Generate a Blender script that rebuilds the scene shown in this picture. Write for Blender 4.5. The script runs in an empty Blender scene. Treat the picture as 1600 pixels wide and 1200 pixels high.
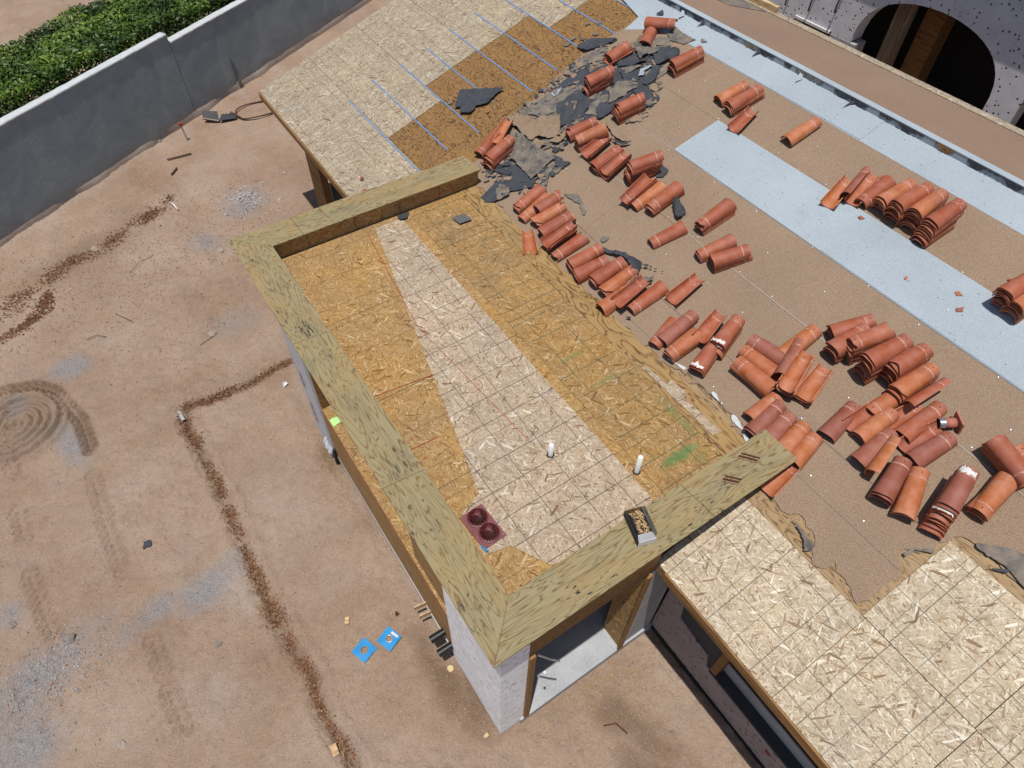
import bpy, bmesh, math, random, json
import numpy as np
from mathutils import Vector, Matrix, noise as mnoise
random.seed(7); rng = np.random.default_rng(7)
D = bpy.data; SC = bpy.context.scene; COL = SC.collection

# ------------------------------------------------------------ camera, world, sun, exposure
cam = D.cameras.new('camera'); co = D.objects.new('camera', cam); COL.objects.link(co); SC.camera = co
RGT, DWN, FWD = (0.8317172, -0.5550738, 0.0118187), (-0.4265720, -0.6525068, -0.6263155), (0.3553631, 0.5158759, -0.7794801)
co.matrix_world = Matrix(((RGT[0], -DWN[0], -FWD[0], -0.9008864), (RGT[1], -DWN[1], -FWD[1], -1.5092838),
                          (RGT[2], -DWN[2], -FWD[2], 9.7967551), (0, 0, 0, 1)))
cam.sensor_width = 36; cam.lens = 36 * 1047.588 / 1600; cam.clip_start = .1; cam.clip_end = 2000
SUNV = Vector((-.15, -.125, 1)).normalized()
ELEV = math.asin(SUNV.z); AZ = math.atan2(SUNV.x, SUNV.y)
W = D.worlds.new('World'); SC.world = W; W.use_nodes = True
wn = W.node_tree.nodes; wl = W.node_tree.links
sky = wn.new('ShaderNodeTexSky'); sky.sky_type = 'NISHITA'; sky.sun_disc = False
sky.sun_elevation = ELEV; sky.sun_rotation = AZ; sky.air_density = 1.0; sky.dust_density = 1.2
bgn = wn['Background']; bgn.inputs[1].default_value = .08
wl.new(sky.outputs[0], bgn.inputs[0])
sl = D.lights.new('sun', 'SUN'); sl.energy = 4.35; sl.angle = math.radians(.53); sl.color = (1, .965, .91)
so = D.objects.new('sun', sl); COL.objects.link(so); so.rotation_euler = SUNV.to_track_quat('Z', 'Y').to_euler(); so.location = (0, 0, 30)
SC.view_settings.view_transform = 'Standard'; SC.view_settings.look = 'None'
SC.view_settings.exposure = 0; SC.view_settings.gamma = 1; SC.view_settings.use_curve_mapping = False

# ------------------------------------------------------------ helpers
def tag(o, label=None, cat=None, group=None, kind=None):
    if label: o['label'] = label
    if cat: o['category'] = cat
    if group: o['group'] = group
    if kind: o['kind'] = kind
    elif cat: o['kind'] = 'thing'
    return o
def mesh(name, v, f, m=None, smooth=False):
    me = D.meshes.new(name); me.from_pydata([tuple(q) for q in v], [], f); me.update()
    if m: me.materials.append(m)
    if smooth:
        for p in me.polygons: p.use_smooth = True
    return me
def link(name, me, parent=None, loc=None, rot=None):
    o = D.objects.new(name, me); COL.objects.link(o)
    if parent: o.parent = parent
    if loc: o.location = loc
    if rot: o.rotation_euler = rot
    return o
def empty(name, loc=(0, 0, 0), rz=0):
    o = D.objects.new(name, None); COL.objects.link(o); o.location = loc; o.rotation_euler = (0, 0, rz); o.empty_display_size = .1; return o
class MB:
    def __init__(s): s.v = []; s.f = []
    def add(s, v, f):
        k = len(s.v); s.v += [tuple(q) for q in v]; s.f += [tuple(i + k for i in q) for q in f]; return s
    def box(s, x0, x1, y0, y1, z0, z1, M=None):
        v = [Vector((x, y, z)) for z in (z0, z1) for y in (y0, y1) for x in (x0, x1)]
        if M: v = [M @ q for q in v]
        return s.add(v, [(0, 2, 3, 1), (4, 5, 7, 6), (0, 1, 5, 4), (2, 6, 7, 3), (0, 4, 6, 2), (1, 3, 7, 5)])
    def prism(s, poly, z0, z1):      # poly ccw in xy ; z0,z1 numbers or functions of (x, y)
        n = len(poly); a = z0 if callable(z0) else (lambda x, y: z0); b = z1 if callable(z1) else (lambda x, y: z1)
        v = [(x, y, a(x, y)) for x, y in poly] + [(x, y, b(x, y)) for x, y in poly]
        return s.add(v, [tuple(range(n))[::-1], tuple(range(n, 2 * n))] + [(i, (i + 1) % n, n + (i + 1) % n, n + i) for i in range(n)])
    def tube(s, pts, r, n=8, caps=True):
        pts = [Vector(p) for p in pts]; rs = r if isinstance(r, (list, tuple)) else [r] * len(pts); v = []
        for i, p in enumerate(pts):
            d = (pts[min(i + 1, len(pts) - 1)] - pts[max(i - 1, 0)]).normalized()
            a = d.orthogonal().normalized() if i == 0 else (a - d * a.dot(d)).normalized(); b = d.cross(a)
            v += [p + (a * math.cos(2 * math.pi * k / n) + b * math.sin(2 * math.pi * k / n)) * rs[i] for k in range(n)]
        f = [(i * n + k, i * n + (k + 1) % n, (i + 1) * n + (k + 1) % n, (i + 1) * n + k) for i in range(len(pts) - 1) for k in range(n)]
        if caps: f += [tuple(range(n))[::-1], tuple(range(len(v) - n, len(v)))]
        return s.add(v, f)
    def lathe(s, prof, n=24, c=(0, 0, 0)):
        v = [(c[0] + r * math.cos(2 * math.pi * k / n), c[1] + r * math.sin(2 * math.pi * k / n), c[2] + z) for r, z in prof for k in range(n)]
        return s.add(v, [(i * n + k, i * n + (k + 1) % n, (i + 1) * n + (k + 1) % n, (i + 1) * n + k) for i in range(len(prof) - 1) for k in range(n)])
    def build(s, name, m, parent=None, smooth=False, loc=None, rot=None):
        return link(name, mesh(name, s.v, s.f, m, smooth), parent, loc, rot)

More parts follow.
